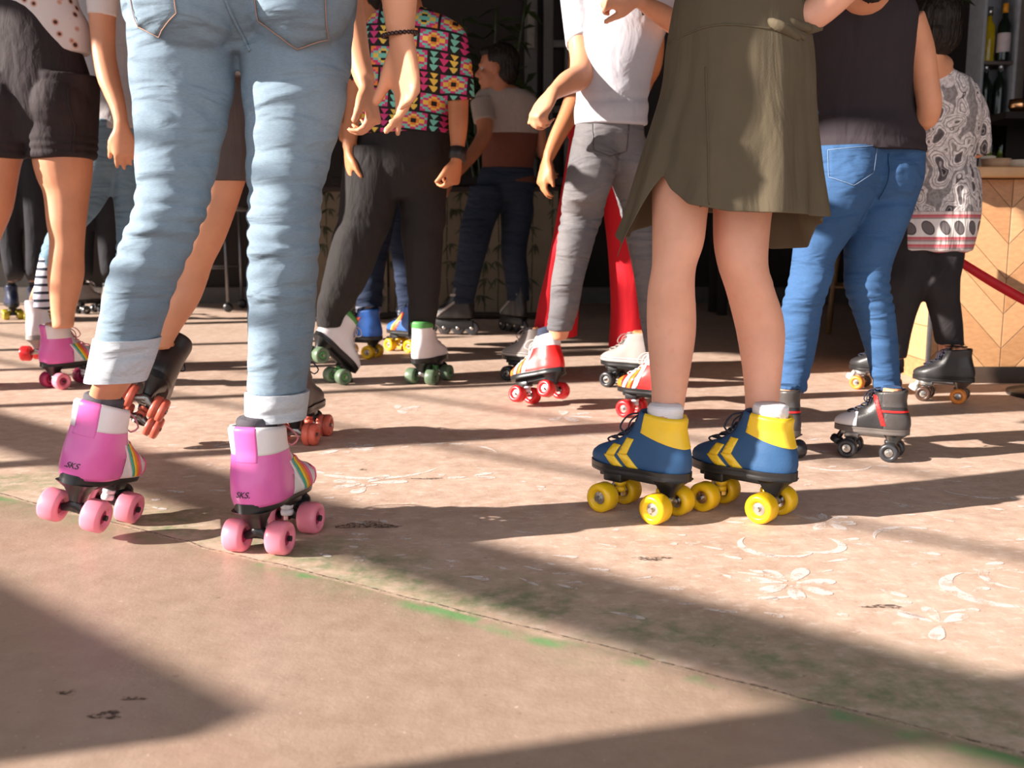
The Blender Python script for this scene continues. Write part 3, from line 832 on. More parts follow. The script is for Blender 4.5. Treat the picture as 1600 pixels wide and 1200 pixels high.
#%%END
# ---- door and skirting in the back wall
dgrey = plain('dull_grey_paint', (0.10, 0.085, 0.075, 1), .6)
dgrey2 = plain('faded_beige_paint', (0.19, 0.16, 0.13, 1), .6)
bm = bmesh.new()
for a in ((820, 838, -60, 500), (850, 862, -60, 505), (884, 896, -60, 505)):
    p0, p1 = P(a[0], a[2], 7.5), P(a[1], a[3], 7.5); box(bm, ((p0.x + p1.x) / 2, 7.55, (p0.z) / 2), (p1.x - p0.x, .06, p0.z), None, .004)
for y in (62, 165, 330):
    p0, p1 = P(855, y, 7.5), P(890, y + 10, 7.5); box(bm, ((p0.x + p1.x) / 2, 7.55, (p0.z + p1.z) / 2), (p1.x - p0.x, .05, .05), None, .004)
d1 = tag(obj('door_1', sharp(mesh_from(bm)), dgrey), kind='structure')
bm = bmesh.new(); p0, p1 = P(824, 14, 7.45), P(836, 74, 7.45); box(bm, ((p0.x + p1.x) / 2, 7.49, (p0.z + p1.z) / 2), (p1.x - p0.x, .03, p0.z - p1.z), None, .004)
obj('lock_plate', bm, dgrey2, d1)
slab('trim_1', (2.62, 7.5, 1.62), (.07, .05, 2.1), plain('gold_brown_wood', (0.20, 0.12, 0.05, 1), .5), Matrix.Rotation(R(3.2), 3, 'Y'))
slab('baseboard_back', (-3.5, 7.60, .06), (16, .04, .12), dgrey)

# ---- bamboo print screen
def bamboo_mat():
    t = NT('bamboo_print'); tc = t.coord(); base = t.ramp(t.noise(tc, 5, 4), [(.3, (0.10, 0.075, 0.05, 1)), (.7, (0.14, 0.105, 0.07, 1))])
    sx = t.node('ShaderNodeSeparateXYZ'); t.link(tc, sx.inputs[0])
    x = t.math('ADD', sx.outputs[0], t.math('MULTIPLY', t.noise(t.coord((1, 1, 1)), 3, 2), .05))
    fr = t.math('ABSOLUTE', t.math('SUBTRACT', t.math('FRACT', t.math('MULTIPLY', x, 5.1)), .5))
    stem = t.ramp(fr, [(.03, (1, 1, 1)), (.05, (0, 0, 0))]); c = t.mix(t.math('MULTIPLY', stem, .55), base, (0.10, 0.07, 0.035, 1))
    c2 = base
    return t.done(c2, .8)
p0, p1 = P(470, 297, 6.2), P(872, 500, 6.2)
scr = empty('folding_screen', ((p0.x + p1.x) / 2, 6.2, 0), 'low beige screen printed with bamboo leaves, standing at the back wall', 'screen')
W_ = (p1.x - p0.x); h_ = p0.z; bmat = bamboo_mat()
leafp = plain('printed_leaf_green', (0.030, 0.034, 0.014, 1), .8, var=.4, scale=8)
rl = random.Random(11)
for i in range(3):
    cx_, dy_ = -W_ / 2 + W_ * (i + .5) / 3, (.02 if i % 2 else 0); pw, ph = W_ / 3 - .008, h_ - .05
    Mp = Matrix.Translation(V((cx_, dy_, h_ / 2 + .02))) @ Matrix.Rotation(R(3 if i % 2 else -3), 4, 'Z')
    bm = bmesh.new(); box(bm, (0, 0, 0), (pw, .025, ph), None, .003)
    def pleaf(pts):
        pts = [(max(-pw / 2 + .004, min(pw / 2 - .004, x)), max(-ph / 2 + .004, min(ph / 2 - .004, z))) for x, z in pts]
        f = bm.faces.new([bm.verts.new((x, -.0132, z)) for x, z in pts]); f.material_index = 1
    for k in range(5):
        x = -pw / 2 + pw * (k + rl.uniform(.3, .7)) / 5; z = -ph / 2
        for q in range(7):
            x2 = x + rl.uniform(-.006, .006); z2 = z + ph / 7; pleaf([(x - .004, z + .003), (x + .004, z + .003), (x2 + .004, z2 - .003), (x2 - .004, z2 - .003)]); x = x2; z = z2
            if rl.random() < .8:
                a0 = rl.choice((-1, 1)); ox_, oz_ = x + a0 * .02, z
                for w in range(rl.randint(4, 8)):
                    a_ = -math.pi / 2 + rl.uniform(-1.25, 1.25); L_ = rl.uniform(.05, .10); dx_, dz_ = math.cos(a_), math.sin(a_)
                    pleaf([(ox_, oz_), (ox_ + dx_ * L_ * .4 - dz_ * .007, oz_ + dz_ * L_ * .4 + dx_ * .007), (ox_ + dx_ * L_, oz_ + dz_ * L_), (ox_ + dx_ * L_ * .4 + dz_ * .007, oz_ + dz_ * L_ * .4 - dx_ * .007)])
    bm.transform(Mp); me = bpy.data.meshes.new('screen_panel'); bm.normal_update(); bm.to_mesh(me); bm.free()
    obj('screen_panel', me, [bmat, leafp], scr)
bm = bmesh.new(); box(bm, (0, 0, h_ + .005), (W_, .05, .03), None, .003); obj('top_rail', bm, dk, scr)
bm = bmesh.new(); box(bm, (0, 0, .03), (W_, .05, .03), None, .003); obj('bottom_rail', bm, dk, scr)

# ---- dark table behind the patterned-shirt man, on the screen side
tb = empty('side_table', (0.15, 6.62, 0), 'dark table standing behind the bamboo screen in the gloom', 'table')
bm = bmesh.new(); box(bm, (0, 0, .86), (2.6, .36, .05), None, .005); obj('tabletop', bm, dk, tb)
for sx_ in (-1.22, 1.22):
    for sy_ in (-.14, .14):
        bm = bmesh.new(); box(bm, (sx_, sy_, .418), (.06, .06, .83), None, .004); obj('leg', bm, dk, tb)

# ---- grey trolley seen between the legs of the person in jeans
tr = P(368, 480, 6.9); trol = empty('trolley', (tr.x, 6.9, 0), 'thin grey metal trolley on castors in the dark behind the light jeans', 'trolley')
gm = plain('grey_tube', (0.20, 0.20, 0.21, 1), .35, .7)
ztop = P(370, 326, 6.9).z
bm = bmesh.new(); box(bm, (-.30 + .03, 0, ztop), (.72, .42, .03), None, .006); obj('tray', bm, plain('pale_tray', (0.45, 0.44, 0.42, 1), .5), trol)
for x_ in (-.6, 0.0):
    for y_ in (-.18, .18):
        bm = bmesh.new(); tube(bm, [V((x_, y_, .07)), V((x_, y_, ztop - .014))], .011, None, 10, smooth=False); lg = obj('leg', bm, gm, trol)
        bm = bmesh.new(); lathe(bm, [(.006, -.011), (.03, -.011), (.033, 0), (.03, .011), (.006, .011)], 20, Matrix.Translation(V((x_, y_ - .0, .034))), 'Y'); obj('castor', bm, black_pl, trol)
bm = bmesh.new(); tube(bm, [V((-.6, -.18, .30)), V((0, -.18, .30))], .008, None, 8, smooth=False); obj('crossbar', bm, gm, trol)
bm = bmesh.new(); tube(bm, [V((-.6, .18, .30)), V((0, .18, .30))], .008, None, 8, smooth=False); obj('crossbar', bm, gm, trol)

# ---- bar counter with herringbone front
def herring_mat():
    t = NT('herringbone_oak'); tc = t.coord(); sx = t.node('ShaderNodeSeparateXYZ'); t.link(tc, sx.inputs[0])
    per = .46
    xx = t.math('ADD', t.math('DIVIDE', t.math('SUBTRACT', sx.outputs[0], -.01), per), 10.5)
    tri = t.math('ABSOLUTE', t.math('SUBTRACT', t.math('FRACT', xx), .5))           # 0..0.5 zigzag
    v = t.math('ADD', sx.outputs[2], t.math('MULTIPLY', tri, -per * 1.05))
    row = t.math('DIVIDE', v, .125); fr = t.math('FRACT', row); idx = t.math('FLOOR', row); col = t.math('FLOOR', t.math('MULTIPLY', xx, 2.0))
    wn = t.node('ShaderNodeTexWhiteNoise', noise_dimensions='2D'); cb = t.node('ShaderNodeCombineXYZ'); t.link(idx, cb.inputs[0]); t.link(col, cb.inputs[1]); t.link(cb.outputs[0], wn.inputs['Vector'])
    base = t.ramp(wn.outputs['Value'], [(0, C(170, 122, 82)), (.5, C(192, 144, 102)), (1, C(206, 160, 118))])
    gr = t.noise(t.coord((6, 6, 14), (0, .7, 0)), 6, 4, .6); base = t.mix(.25, base, t.ramp(gr, [(.3, C(140, 90, 54)), (.7, C(224, 174, 122))]))
    gap = t.ramp(fr, [(0, (1, 1, 1)), (.03, (0, 0, 0)), (.985, (0, 0, 0)), (1, (1, 1, 1))])
    gx = t.ramp(t.math('FRACT', t.math('MULTIPLY', xx, 2.0)), [(0, (1, 1, 1)), (.012, (0, 0, 0)), (.99, (0, 0, 0)), (1, (1, 1, 1))])
    g = t.math('MAXIMUM', gap, gx)
    c = t.mix(t.math('MULTIPLY', g, .75), base, (0.04, 0.022, 0.012, 1))
    return t.done(c, .5, t.bump(t.math('MULTIPLY', g, -1), .5, .004))
YB = 3.58
x0b = P(1447, 590, YB).x; x1b = 4.3; zt = P(1560, 262, YB).z
bar = empty('bar_counter', (P(1565, 590, YB).x, YB, 0), 'wooden bar counter with chevron plank front and pale top at right', 'bar counter')
ox = bar.location.x
oak = plain('pale_oak_top', C(206, 160, 112), .45, var=.1, scale=12)
bm = bmesh.new(); box(bm, ((x0b + x1b) / 2 - ox, .30, (zt - .04) / 2), (x1b - x0b, .60, zt - .04), None, .002); obj('front_panel', bm, herring_mat(), bar)
bm = bmesh.new(); box(bm, ((x0b + x1b) / 2 - ox - .02, .28, zt - .018), (x1b - x0b + .04, .70, .036), None, .004); obj('countertop', bm, oak, bar)
bm = bmesh.new(); box(bm, (x0b - ox, -.004, (zt - .05) / 2), (.014, .012, zt - .05), None, .001); obj('metal_edge', bm, gm, bar)
bm = bmesh.new(); box(bm, ((x0b + x1b) / 2 - ox, -.004, .03), (x1b - x0b - .02, .01, .06), None, .001); obj('kick_strip', bm, plain('dark_kick', (0.05, 0.03, 0.02, 1), .6), bar)
# things on the bar
ztp = zt
cream = plain('cream_ceramic', C(226, 206, 184), .35)
def bowl(px, py, Y, r, h, label, m):
    p = P(px, py, Y); bm = bmesh.new()
    lathe(bm, [(r * .5, 0), (r * .85, h * .25), (r, h), (r * .95, h), (r * .8, h * .35), (r * .4, h * .15)], 28)
    o = obj('bowl', bm, m); o.location = (p.x, Y, ztp); tag(o, label, 'bowl', None)
bowl(1556, 250, 3.72, .052, .040, 'small round clay bowl on the bar top, nearest the patterned tunic', plain('clay', C(206, 164, 130), .5))
bowl(1594, 250, 3.70, .052, .034, 'small pale bowl on the bar top at the photo edge', cream)
bm = bmesh.new(); pp = P(1547, 240, 3.86)
lathe(bm, [(.012, 0), (.030, 0), (.032, .01), (.030, .060), (.026, .062), (.012, .055)], 24); o = obj('candle', bm, plain('candle_wax', C(240, 222, 200), .5, sss=.2)); o.location = (pp.x, 3.88, ztp); tag(o, 'white pillar candle on the bar top behind the clay bowl', 'candle')
limes = plain('lime_green', C(120, 150, 40), .4, var=.2)
gl = NT('clear_glass'); gl.b.inputs['Transmission Weight'].default_value = 1; gl.b.inputs['IOR'].default_value = 1.45; clear = gl.done((0.95, 0.97, 0.95, 1), .02)
for i, (px, lab) in enumerate(((1545, 'tall glass vase of limes on the bar, left one'), (1565, 'tall glass vase packed with limes on the bar, right one'))):
    p = P(px, 250, 3.98); v = empty('glass_vase', (p.x, 3.98 + .02 * i, ztp), lab, 'vase')
    bm = bmesh.new(); r = .021; h = .185
    lathe(bm, [(.001, 0), (r, 0), (r, h), (r - .0018, h), (r - .0018, .004), (.001, .004)], 24); obj('glass', bm, clear, v)
    bm = bmesh.new()
    for k in range(6 if i else 5): ell(bm, (random.uniform(-.003, .003), random.uniform(-.003, .003), .020 + k * .028), (.0165, .0165, .0145), None, 12, 8)
    tag(obj('lime', bm, limes, v), kind='stuff')
# back shelf with bottles
YS = 6.0
sh = empty('bottle_shelf', (P(1556, 100, YS).x, YS, 0), 'narrow pale shelf unit of wine bottles behind the bar', 'shelf')
shm = plain('grey_white_shelf', (0.34, 0.34, 0.36, 1), .6); shd = plain('brown_post', (0.10, 0.075, 0.065, 1), .6)
wS = .19; zb1, zb2, zb3 = P(1550, 97, YS).z, P(1545, 186, YS).z, P(1545, 275, YS).z
for s_, w, m in ((-1, .018, shm), (1, .018, shm), (1.32, .05, shd)):
    bm = bmesh.new(); box(bm, (s_ * wS / 2, .06, 1.2), (w, .2, 2.4), None, .002); obj('side_panel', bm, m, sh)
bm = bmesh.new(); box(bm, (0, .165, 1.2), (wS, .01, 2.4)); obj('back_panel', bm, shm, sh)
for z in (zb1, zb2, zb3, zb1 + .42):
    bm = bmesh.new(); box(bm, (0, .06, z - .009), (wS - .02, .19, .018), None, .001); obj('shelf_board', bm, shd, sh)
def bottle(x, y, z, hgt, glass, cap, labelm, label, r=.036, lab=True):
    b = empty('wine_bottle', (sh.location.x + x, YS + y, z), label, 'bottle', None)
    bm = bmesh.new(); lathe(bm, [(r * .6, .002), (r * .95, 0), (r, .01), (r, hgt * .60), (r * .9, hgt * .66), (r * .42, hgt * .76), (r * .38, hgt * .95), (r * .42, hgt * .955), (r * .42, hgt * .98), (.004, hgt * .98)], 24); obj('glass', bm, glass, b)
    bm = bmesh.new(); lathe(bm, [(r * .44, hgt * .84), (r * .46, hgt), (.004, hgt * 1.004)], 20); obj('cap', bm, cap, b)
    if lab:
        bm = bmesh.new(); lathe(bm, [(r * 1.005, hgt * .16), (r * 1.012, hgt * .17), (r * 1.012, hgt * .48), (r * 1.005, hgt * .49)], 24); obj('paper_label', bm, labelm, b)
gy = plain('yellow_wine_glass', C(176, 150, 20), .1); gd = plain('dark_green_glass', (0.008, 0.014, 0.010, 1), .08)
silver = plain('silver_foil', (0.6, 0.6, 0.6, 1), .25, .9); gold = plain('orange_foil', C(226, 150, 30), .4); paper = plain('label_paper', C(206, 190, 190), .7)
bottle(-.045, .02, zb1, .31, gy, silver, paper, 'yellow wine bottle with small white label on the upper shelf', lab=False)
bm = bmesh.new()
bottle(.035, .0, zb1, .325, gd, gold, paper, 'dark wine bottle with tall pale label and orange capsule on the upper shelf')
bottle(-.045, .02, zb2, .32, gd, silver, paper, 'dark unlabelled bottle with silver neck on the middle shelf, left', lab=False)
bottle(.04, .02, zb2, .325, gd, silver, paper, 'dark unlabelled bottle with silver neck on the middle shelf, right', lab=False)
bottle(-.03, -.0, zb3, .30, gd, silver, paper, 'dark bottle on the lowest shelf, left, neck showing', lab=False, r=.034)
bottle(.045, -.0, zb3, .30, gd, silver, paper, 'dark bottle on the lowest shelf, right, neck showing', lab=False, r=.034)
# copper pots on a ledge at the right edge
lx = P(1600, 175, 4.6); cop = plain('copper', (0.80, 0.42, 0.20, 1), .22, 1.0)
led = slab('wall_shelf', (lx.x + .25, 4.75, lx.z - .015), (.68, .34, .03), dk, kind=None); tag(led, 'dark shelf board carrying copper bowls behind the bar', 'shelf')
for i, (px, lab) in enumerate(((1587, 'round copper bowl glinting on the dark shelf, left one'), (1606, 'round copper bowl at the photo edge on the dark shelf'))):
    p = P(px, 170, 4.7); bm = bmesh.new(); lathe(bm, [(.012, 0), (.030, .006), (.042, .035), (.038, .065), (.035, .065), (.036, .035), (.012, .012)], 28); o = obj('copper_bowl', bm, cop); o.location = (p.x, 4.68 + .09 * i, lx.z); tag(o, lab, 'bowl')
bk = bmesh.new(); box(bk, (lx.x + .25, 4.9, lx.z / 2 - .015), (.5, .03, lx.z - .03)); b_ = obj('shelf_support', bk, dk, led); b_.matrix_parent_inverse = led.matrix_world.inverted()
# stools, mostly hidden in the gloom
for px, Y, lab in ((1296, 5.3, 'wooden bar stool behind the dark-topped skater, between her legs'), (1424, 5.0, 'wooden bar stool between the blue jeans and the black trousers')):
    g = P(px, 430, Y) if px < 1400 else P(px + 30, 430, Y); st_ = empty('bar_stool', (g.x + .16, Y + .16, 0), lab, 'stool'); wd = plain('brown_stool_wood', (0.22, 0.12, 0.045, 1), .5)
    bm = bmesh.new(); lathe(bm, [(.01, .62), (.17, .62), (.18, .635), (.17, .655), (.01, .66)], 28); obj('seat', bm, dk, st_)
    for a in range(4):
        q = R(45 + 90 * a); bm = bmesh.new(); tube(bm, [V((.21 * math.cos(q), .21 * math.sin(q), 0)), V((.13 * math.cos(q), .13 * math.sin(q), .62))], [.016, .018], 4, 10); obj('leg', bm, wd, st_)
    bm = bmesh.new(); tube(bm, [V((.18 * math.cos(q), .18 * math.sin(q), .25)) for q in np.linspace(0, 2*math.pi, 25)], .008, None, 8, smooth=False, cap=False); obj('footrest', bm, wd, st_)
# red barrier belt and its post
bl = empty('barrier_belt', P(1500, 402, 3.46), 'red webbing barrier belt sloping down in front of the bar', 'barrier belt')
bm = bmesh.new(); a, b = P(1452, 376, 3.50), P(1650, 494, 3.30); N = 24; up = V((0, 0, 1)); rows = []
for k in range(N + 1):
    c = a.lerp(b, k / N) + V((0, 0, -.012 * math.sin(math.pi * k / N))); tw = .25 * math.sin(k * .35); d = V((0, math.sin(tw), math.cos(tw))); rows.append([c - d * .018 + V((0, -.001, 0)), c + d * .018 + V((0, -.001, 0)), c + d * .018 + V((0, .001, 0)), c - d * .018 + V((0, .001, 0))])
rings(bm, rows); obj('webbing', bm, plain('red_webbing', C(200, 14, 30), .55), bl, bl.location.copy())
st_ = empty('barrier_post', (b.x + .03, b.y, 0), 'post of the red barrier belt beside the bar', 'barrier post')
bm = bmesh.new(); tube(bm, [V((0, 0, .01)), V((0, 0, .95))], .025, None, 20, smooth=False); obj('post', sharp(mesh_from(bm)), black_pl, st_)
bm = bmesh.new(); lathe(bm, [(.01, 0), (.16, 0), (.16, .012), (.03, .03), (.01, .03)], 32); obj('base', bm, black_pl, st_)
# trailing plant above the bar end
hp = P(1420, -60, 4.4); pl_ = empty('trailing_plant', hp, 'dark trailing plant with thin vines hanging above the paisley-tunic skater', 'plant')
leafm = plain('dark_leaf', (0.035, 0.045, 0.012, 1), .5, var=.4); potm = plain('plant_pot', (0.06, 0.04, 0.03, 1), .7)
bm = bmesh.new(); lathe(bm, [(.02, -.02), (.11, -.02), (.14, .13), (.125, .13), (.10, 0), (.02, 0)], 28); obj('pot', bm, potm, pl_)
vn, lf = bmesh.new(), bmesh.new(); rr_ = random.Random(3)
for k in range(26):
    a = rr_.uniform(0, 6.28); r0 = .10; L = rr_.uniform(.12, .34); pts = []
    for j in range(6):
        u = j / 5; pts.append(V((math.cos(a) * (r0 + .22 * u * rr_.uniform(.7, 1.2)), math.sin(a) * (r0 + .12 * u), .12 + .06 * math.sin(u * 3) - L * u * u)))
    tube(vn, pts, .0022, 14, 5)
    for j in range(1, 6):
        for w in range(3):
            p = pts[j]; d = V((rr_.uniform(-1, 1), rr_.uniform(-1, 1), rr_.uniform(-.9, .3))).normalized(); s_ = d.orthogonal().normalized(); l = rr_.uniform(.03, .07)
            vs = [lf.verts.new(q) for q in (p, p + d * l * .45 + s_ * l * .16, p + d * l - V((0, 0, l * .2)), p + d * l * .45 - s_ * l * .16)]; lf.faces.new(vs)
obj('vine', vn, leafm, pl_); lo = obj('leaves', mesh_from(lf, True, False), leafm, pl_); tag(lo, kind='stuff')
wr_ = bmesh.new(); tube(wr_, [V((0, 0, .10)), V((0, 0, 3.30 - hp.z))], .003, None, 6, smooth=False); obj('hanging_wire', wr_, black_pl, pl_)
# big hanging foliage in the dark centre
lp = P(760, 20, 6.9); pl2 = empty('dark_foliage_plant', (lp.x, 7.2, 0), 'large dark leafy plant behind the man in the two-tone shirt', 'plant')
bm = bmesh.new(); lathe(bm, [(.02, 0), (.16, 0), (.20, .40), (.18, .40), (.02, .36)], 28); obj('pot', bm, potm, pl2)
bs, bl2 = bmesh.new(), bmesh.new()
for k in range(9):
    a = k * .7; pts = [V((.05 * math.cos(a), .05 * math.sin(a), .36)), V((.12 * math.cos(a), .10 * math.sin(a), 1.0)), V((.35 * math.cos(a), .14 * math.sin(a), 1.5 + .08 * k))]
    tube(bs, pts, .009, 12, 6)
    for j in range(26):
        p = pts[1].lerp(pts[2], rr_.random()); d = V((rr_.uniform(-1, 1), rr_.uniform(-.6, .4), rr_.uniform(-.7, .7))).normalized(); s_ = d.orthogonal().normalized(); l = rr_.uniform(.10, .22)
        bl2.faces.new([bl2.verts.new(q) for q in (p, p + d * l * .4 + s_ * l * .14, p + d * l - V((0, 0, l * .25)), p + d * l * .4 - s_ * l * .14)])
obj('stems', bs, leafm, pl2); tag(obj('leaves', mesh_from(bl2, True, False), leafm, pl2), kind='stuff')
#%%PEOPLE
# ------------------------------------------------------------------ people
sk_tan = skin('skin_tan', C(214, 150, 116)); sk_fair = skin('skin_fair', C(222, 164, 138)); sk_warm = skin('skin_warm', C(196, 128, 88)); sk_dark = skin('skin_shade', C(176, 112, 82))
hairm = cloth('dark_hair', (0.018, 0.012, 0.009, 1), .6, .3, (20, 20, 3), .45)
thread = plain('orange_thread', C(176, 134, 112), .7); thread_w = plain('pale_thread', C(130, 150, 178), .7)
sockg = cloth('grey_melange_knit', C(86, 82, 88), .3, .35, (1, 1, 20), .9, 30)
sockw = cloth('white_knit', C(226, 222, 226), .3, .05, (1, 1, 20), .9, 30)
def upper(F, st, neck, hc, yaw, armL=None, armR=None, sc=1.0, grow=.88, bm=None):
    """hidden or visible trunk, neck and head of the body mesh"""
    stack(F.bm, st, 30, 24, grow=grow)
    M = head(F.bm, hc, yaw, 0, sc, neck)
    return M

# ===== 1. person in light-blue jeans, foreground left
sL = skate('pink', 117, 797, 85, 'pink roller skate tilting on its right wheels, left foot of the light-jeans skater', Y=1.70, pitch=-9, roll=13, text='.SKS')
sR = skate('pink', 404, 838, 77, 'pink roller skate standing flat in front, right foot of the light-jeans skater', Y=1.65, text='SKS.')
F = Fig(G(290, 850), 'person seen from behind in light blue cuffed jeans, standing on pink roller skates', voxel=.0048)
YL, YR = 1.70, 1.73
jl = [(-40, 292, 84, 1.72, .92), (20, 289, 84, 1.72, .95), (80, 286, 81, 1.71, .97), (150, 285, 76, 1.70, .97), (200, 283, 70, 1.69, 1.0), (250, 277, 63, 1.68, 1.02), (300, 272, 57, 1.67, 1.05), (330, 266, 54, 1.665, 1.05), (360, 253, 55, 1.66, 1.05), (400, 238, 54.5, 1.665, 1.05), (430, 225, 53.5, 1.67, 1.05), (480, 211, 50, 1.68, 1.05), (540, 196, 46, 1.69, 1.05)]
jr = [(-40, 464, 88, 1.740, .92), (20, 463, 90, 1.740, .93), (80, 462, 87, 1.735, .95), (150, 461, 79, 1.722, .95), (200, 457, 72, 1.715, .98), (260, 448, 62, 1.701, 1.0), (300, 445, 57, 1.690, 1.05), (350, 443, 55, 1.672, 1.05), (400, 442, 53, 1.665, 1.05), (450, 440, 52, 1.675, 1.05), (500, 440, 51, 1.685, 1.05), (560, 437, 49, 1.690, 1.05), (613, 433, 46, 1.690, 1.05)]
cl = [(528, 199, 47.5, 1.688, 1.05), (560, 191, 46, 1.69, 1.05), (594, 181, 43, 1.695, 1.05)]
cr = [(612, 433, 46.5, 1.69, 1.05), (635, 432, 46, 1.69, 1.05), (654, 431.5, 45, 1.688, 1.05)]
hip = [(-190, 377, 128, 1.74, .70), (-120, 377, 158, 1.74, .66), (-50, 377, 178, 1.735, .64), (10, 376, 181, 1.73, .60), (45, 376, 168, 1.73, .52), (66, 376, 110, 1.73, .55), (84, 375, 40, 1.72, .9)]
stack(F.bm, jl + [(585, 183, 40, 1.695)], 50, 24, grow=.82, extra=leg_end(sL, .031)); stack(F.bm, jr + [(650, 431, 40, 1.688)], 50, 24, grow=.82, extra=leg_end(sR, .031))
chest = [(-640, 380, 60, 1.72, .9), (-610, 380, 130, 1.72, .55), (-570, 380, 178, 1.72, .52), (-480, 379, 170, 1.72, .62), (-340, 378, 142, 1.73, .68), (-200, 377, 128, 1.74, .70)]
M1 = upper(F, chest + hip[1:-2], P(380, -600, 1.72), P(380, -745, 1.70), R(85))
limb(F.bm, [(205, -560, 1.72, 52), (150, -420, 1.74, 46), (130, -260, 1.80, 40), (190, -190, 1.98, 34), (250, -150, 2.10, 26)])
hand(F.bm, P(250, -150, 2.10), V((.6, .7, .3)), V((0, 0, -1)), 1)
rA = [(556, -560, 1.72, 52), (600, -420, 1.70, 48), (632, -240, 1.70, 42), (634, -170, 1.70, 42), (629, -90, 1.68, 38), (624, -10, 1.67, 30), (626, 50, 1.66, 23)]
limb(F.bm, rA, flat=.85)
hand(F.bm, P(627, 58, 1.66), V((.10, .06, -1)), V((-.8, -.55, 0)), 1, 1.0, curl=(16, 20, 14), thumb=.52, tcurl=.1, point=True)
F.body(sk_tan)
jm = denim('light_denim', C(122, 141, 158), .34, 6)
bm = bmesh.new(); stack(bm, jl, 60, 36); stack(bm, jr, 60, 36); stack(bm, hip, 24, 40)
ell(bm, P(292, -25, 1.66), (.095, .09, .11)); ell(bm, P(464, -25, 1.67), (.098, .09, .11))
zk = P(250, 345, 1.7).z; zh = P(300, 120, 1.7).z; za = P(430, 590, 1.7).z
J, bv = F.wear('jeans', bm, jm, .0046, 3, [(zk, .06, 34, .0046), (zk - .09, .05, 26, .0026), (zh - .02, .07, 15, .0035), (zh - .16, .06, 13, .0030), (za, .05, 26, .002), (za + .14, .05, 14, .0016)], .0045, (6, 6, 5), 1.3)
for nm, cs in (('cuff', cl), ('cuff', cr)):
    b = bmesh.new(); stack(b, cs, 26, 48, grow=1.05); me = mesh_from(b); wrinkle(me, [], .003, (9, 9, 9), 2); sharp(me, 50)
    obj(nm, me, denim('pale_denim_cuff', C(186, 190, 198), .12, 6), J, F.base)
pocket(F, J, bv, [XZ(203, -60, 1.6), XZ(280, -60, 1.6), XZ(283, 24, 1.6), XZ(245, 56, 1.6), XZ(206, 36, 1.6)], jm, thread)
pocket(F, J, bv, [XZ(394, -60, 1.6), XZ(512, -60, 1.6), XZ(505, 52, 1.6), XZ(455, 70, 1.6), XZ(398, 28, 1.6)], jm, thread)
seam(F, J, bv, [XZ(342, -60, 1.6), XZ(348, 0, 1.6), XZ(362, 45, 1.6), XZ(374, 68, 1.6)], jm, .003, 'centre_seam')
b = bmesh.new(); stack(b, chest + [(-150, 377, 150, 1.74, .68), (-120, 377, 162, 1.74, .66)], 30, 36, grow=1.02); 
limb(b, [(205, -560, 1.72, 58), (160, -440, 1.74, 55)]); limb(b, [(556, -560, 1.72, 58), (596, -440, 1.70, 55)])
F.wear('shirt', b, cloth('charcoal_jersey', (0.05, 0.05, 0.055, 1)), .007, 3, [], .006)
F.part('hair', bmesh.new(), None).data = hair_cap(P(380, -745, 1.70) - F.base, M1)
bpy.data.objects['hair'].data.materials.append(hairm); eyes(F, P(380, -745, 1.70), M1)
for sk_ in (sL, sR): sock(F, sk_, sockg, .0325, .018, .025)
b = bmesh.new(); cw = P(625, 54, 1.66); ax = V((.1, .06, -1)).normalized(); e1 = V((1, 0, .1)).normalized(); e2 = ax.cross(e1)
for k in range(26):
    q = 2 * math.pi * k / 26; ell(b, cw + e1 * (.0275 * math.cos(q)) + e2 * (.0245 * math.sin(q)), (.0037,) * 3, None, 8, 6)
tag(F.part('bead_bracelet', b, plain('dark_red_bead', (0.03, 0.008, 0.008, 1), .3)), 'dark bead bracelet')

def add_hair(F, c, M, long=0.0, bun=False, sc=1.0, mat=None):
    return obj('hair', hair_cap(c, M, sc, long, bun), mat or hairm, F.root, F.base)

# ===== 2. person in an olive skirt, foreground right
aL = skate('blue', 1043, 788, 138, 'blue and yellow roller skate further left of the pair under the olive skirt')
aR = skate('blue', 1206, 787, 138, 'blue and yellow roller skate further right of the pair under the olive skirt')
F = Fig(G(1120, 805), 'person in a draped olive skirt with bare legs, standing on blue and yellow roller skates', voxel=.0048)
ll = [(60, 1114, 46, 1.93, .95), (150, 1102, 52, 1.93), (240, 1073, 50, 1.92), (290, 1065, 46, 1.915), (335, 1062, 43, 1.91), (382, 1059, 40, 1.905), (417, 1053, 34.5, 1.90), (450, 1049, 36.5, 1.905), (490, 1049, 38.5, 1.915), (525, 1049, 37.5, 1.915), (575, 1047, 32, 1.905), (615, 1045, 27, 1.90), (645, 1042, 25, 1.895)]
lr = [(60, 1198, 46, 1.95, .95), (150, 1192, 54, 1.955), (240, 1176, 56, 1.95), (300, 1163, 49, 1.945), (332, 1160, 45.5, 1.94), (380, 1158, 42.5, 1.935), (417, 1161, 39, 1.93), (450, 1171, 38, 1.935), (490, 1183, 39, 1.945), (525, 1189, 37, 1.945), (575, 1191, 31, 1.935), (615, 1191, 27, 1.925), (655, 1191, 24.5, 1.915)]
hip = [(-120, 1155, 74, 1.95, .75), (-40, 1156, 76, 1.95, .72), (60, 1158, 90, 1.95, .66), (130, 1160, 92, 1.94, .55)]
chest = [(-480, 1150, 50, 1.94, .9), (-450, 1150, 110, 1.94, .55), (-420, 1150, 140, 1.94, .55), (-320, 1152, 132, 1.94, .62), (-200, 1154, 84, 1.95, .70), (-120, 1155, 76, 1.95, .75)]
stack(F.bm, ll, 60, 28, extra=leg_end(aL, .029)); stack(F.bm, lr, 60, 28, extra=leg_end(aR, .029))
ell(F.bm, P(1052, 460, 1.93), (.036, .038, .075)); ell(F.bm, P(1180, 470, 1.955), (.038, .040, .075))
